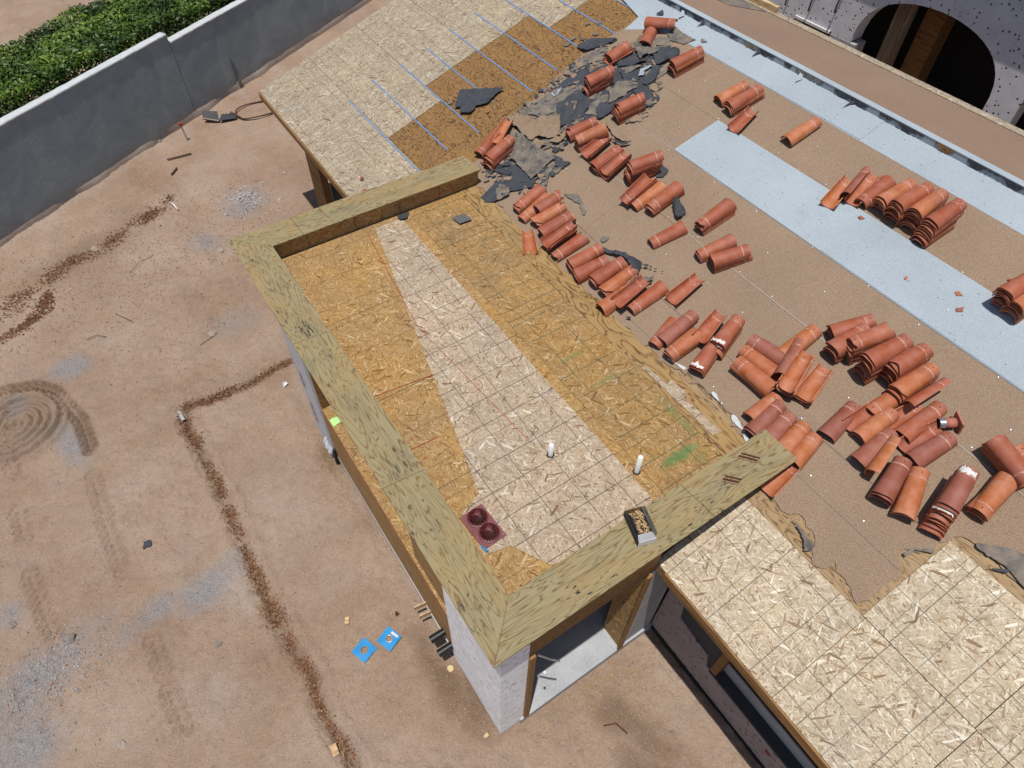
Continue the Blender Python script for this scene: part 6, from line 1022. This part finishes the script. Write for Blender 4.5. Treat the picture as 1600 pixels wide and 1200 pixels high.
def stuff(name, gen, m, n, label, size, flatn=.5):
    v = []; f = []
    for i in range(n):
        x, y = gen(); a = random.uniform(0, 6.28); s_ = size * random.uniform(.5, 1.3); asp = random.uniform(.25, .7) if flatn > .3 else random.uniform(.06, .12)
        c, s2 = math.cos(a), math.sin(a); k = len(v); tl = random.uniform(-flatn, flatn) * s_; t2 = random.uniform(-flatn, flatn) * s_
        v += [(x + s_ * c, y + s_ * s2, tl), (x - s_ * asp * s2, y + s_ * asp * c, t2 + .012), (x - s_ * c, y - s_ * s2, -tl * .4), (x + s_ * asp * s2, y - s_ * asp * c, -t2 * .4 + .004)]; f.append((k, k + 1, k + 2, k + 3))
    A = np.array(v); gzv = ground_z(A[:, 0], A[:, 1]).reshape(-1, 4).mean(1).repeat(4); A[:, 2] = np.maximum(A[:, 2], -.002) + gzv + .008
    o = link(name, mesh(name, A, f, m)); tag(o, label, None, None, 'stuff')
def along(pts, w, taper=None):
    segs = [(a, b2, math.dist(a, b2)) for a, b2 in zip(pts[:-1], pts[1:])]
    def g():
        while True:
            a, b2, L = random.choices(segs, [q[2] for q in segs])[0]; u = random.random(); x = a[0] + (b2[0] - a[0]) * u; y = a[1] + (b2[1] - a[1]) * u
            if mnoise.fractal(Vector((x * 2.2, y * 2.2, 4)), .8, 2.2, 3) > random.uniform(-.35, .45): 
                wv_ = w * (.55 + 1.5 * max(0, .3 + mnoise.noise(Vector((x * 1.7, y * 1.7, 8))))); m1 = .09 * mnoise.noise(Vector((x * 1.3, y * 1.3, 3))); m2 = .09 * mnoise.noise(Vector((x * 1.3, y * 1.3, 6)))
                return x + m1 + random.uniform(-1, 1) * wv_ + random.gauss(0, w * .3), y + m2 + random.uniform(-1, 1) * wv_ * .8 + random.gauss(0, w * .3)
    return g
stuff('leaf_litter', along(TR1, .08), M['litter'], 1300, 'brown fallen leaves in the short cross trench', .024)
stuff('leaf_litter', along(TR2, .062), M['litter'], 2300, 'brown fallen leaves in the long trench beside the bay', .024)
stuff('leaf_litter', along([(-.09, 14.3), (-.67, 13.8), (-1.04, 13.75), (-2.04, 13.06), (-2.75, 13.14), (-3.1, 12.64), (-3.81, 12.42), (-4.03, 12.12)], .2), M['litter'], 1500, 'scattered brown leaves along the far dirt line', .026)
stuff('leaf_litter', along([(-3.15, 12.33), (-3.44, 11.74), (-3.84, 11.47), (-4.5, 11.3)], .12), M['litter'], 900, 'brown leaves in the short rut at the left edge', .026)
stuff('soil_clods', along(TR2, .10), M['clod'], 2300, 'crumbled reddish clods along the long trench', .02, .9)
stuff('soil_clods', along(TR1, .12), M['clod'], 800, 'crumbled reddish clods along the short trench', .02, .9)
stuff('soil_clods', lambda: (random.uniform(-5.4, 2.2), random.gauss(12.2, 1.3)), M['clod'], 2600, 'small clods on the rougher dirt below the garden wall', .016, .9)
stuff('yellow_leaves', along(TR2, .06), M['straw'], 200, 'yellowed leaves mixed into the long trench', .018)
def area(cx, cy, rx, ry):
    return lambda: (cx + random.gauss(0, rx), cy + random.gauss(0, ry))
stuff('straw', lambda: random.choice([area(1.4, -.12, .6, .14), area(1.0, -.35, .7, .25), area(2.1, -.25, .25, .25)])(), M['straw'], 900, 'pale straw and wood shavings before the doorway', .026, .08)
stuff('straw', area(.02, 5.3, .1, .28), M['straw'], 420, 'pale straw at the foot of the wrapped pier', .022, .08)
stuff('straw', area(0.0, 1.3, .22, .5), M['straw'], 260, 'wood shavings on the damp soil by the black pipes', .018, .08)
stuff('dry_bits', lambda: (random.uniform(-5.4, 2.4), random.uniform(-2.4, 14.5)), M['twig'], 2600, 'tiny dry stems scattered over the dirt', .02, .06)
stuff('gravel', lambda: (random.uniform(-5.4, 2.4), random.uniform(-2.4, 14.5)), M['rock'], 4200, 'fine pale gravel scattered over the dirt', .008, .6)
stuff('gravel', area(-4.6, 4.2, .45, .35), M['curbconc'], 700, 'grey cement gravel on the stain at lower left', .016, .7)
stuff('gravel', area(1.4, 13.3, .25, .3), M['conc'], 220, 'pale rubble crumbs near the porch post', .03, .7)
stuff('tile_crumbs', area(-4.5, 4.0, .3, .2), M['tile0'], 60, 'red tile crumbs in the grey cement stain', .014, .6)
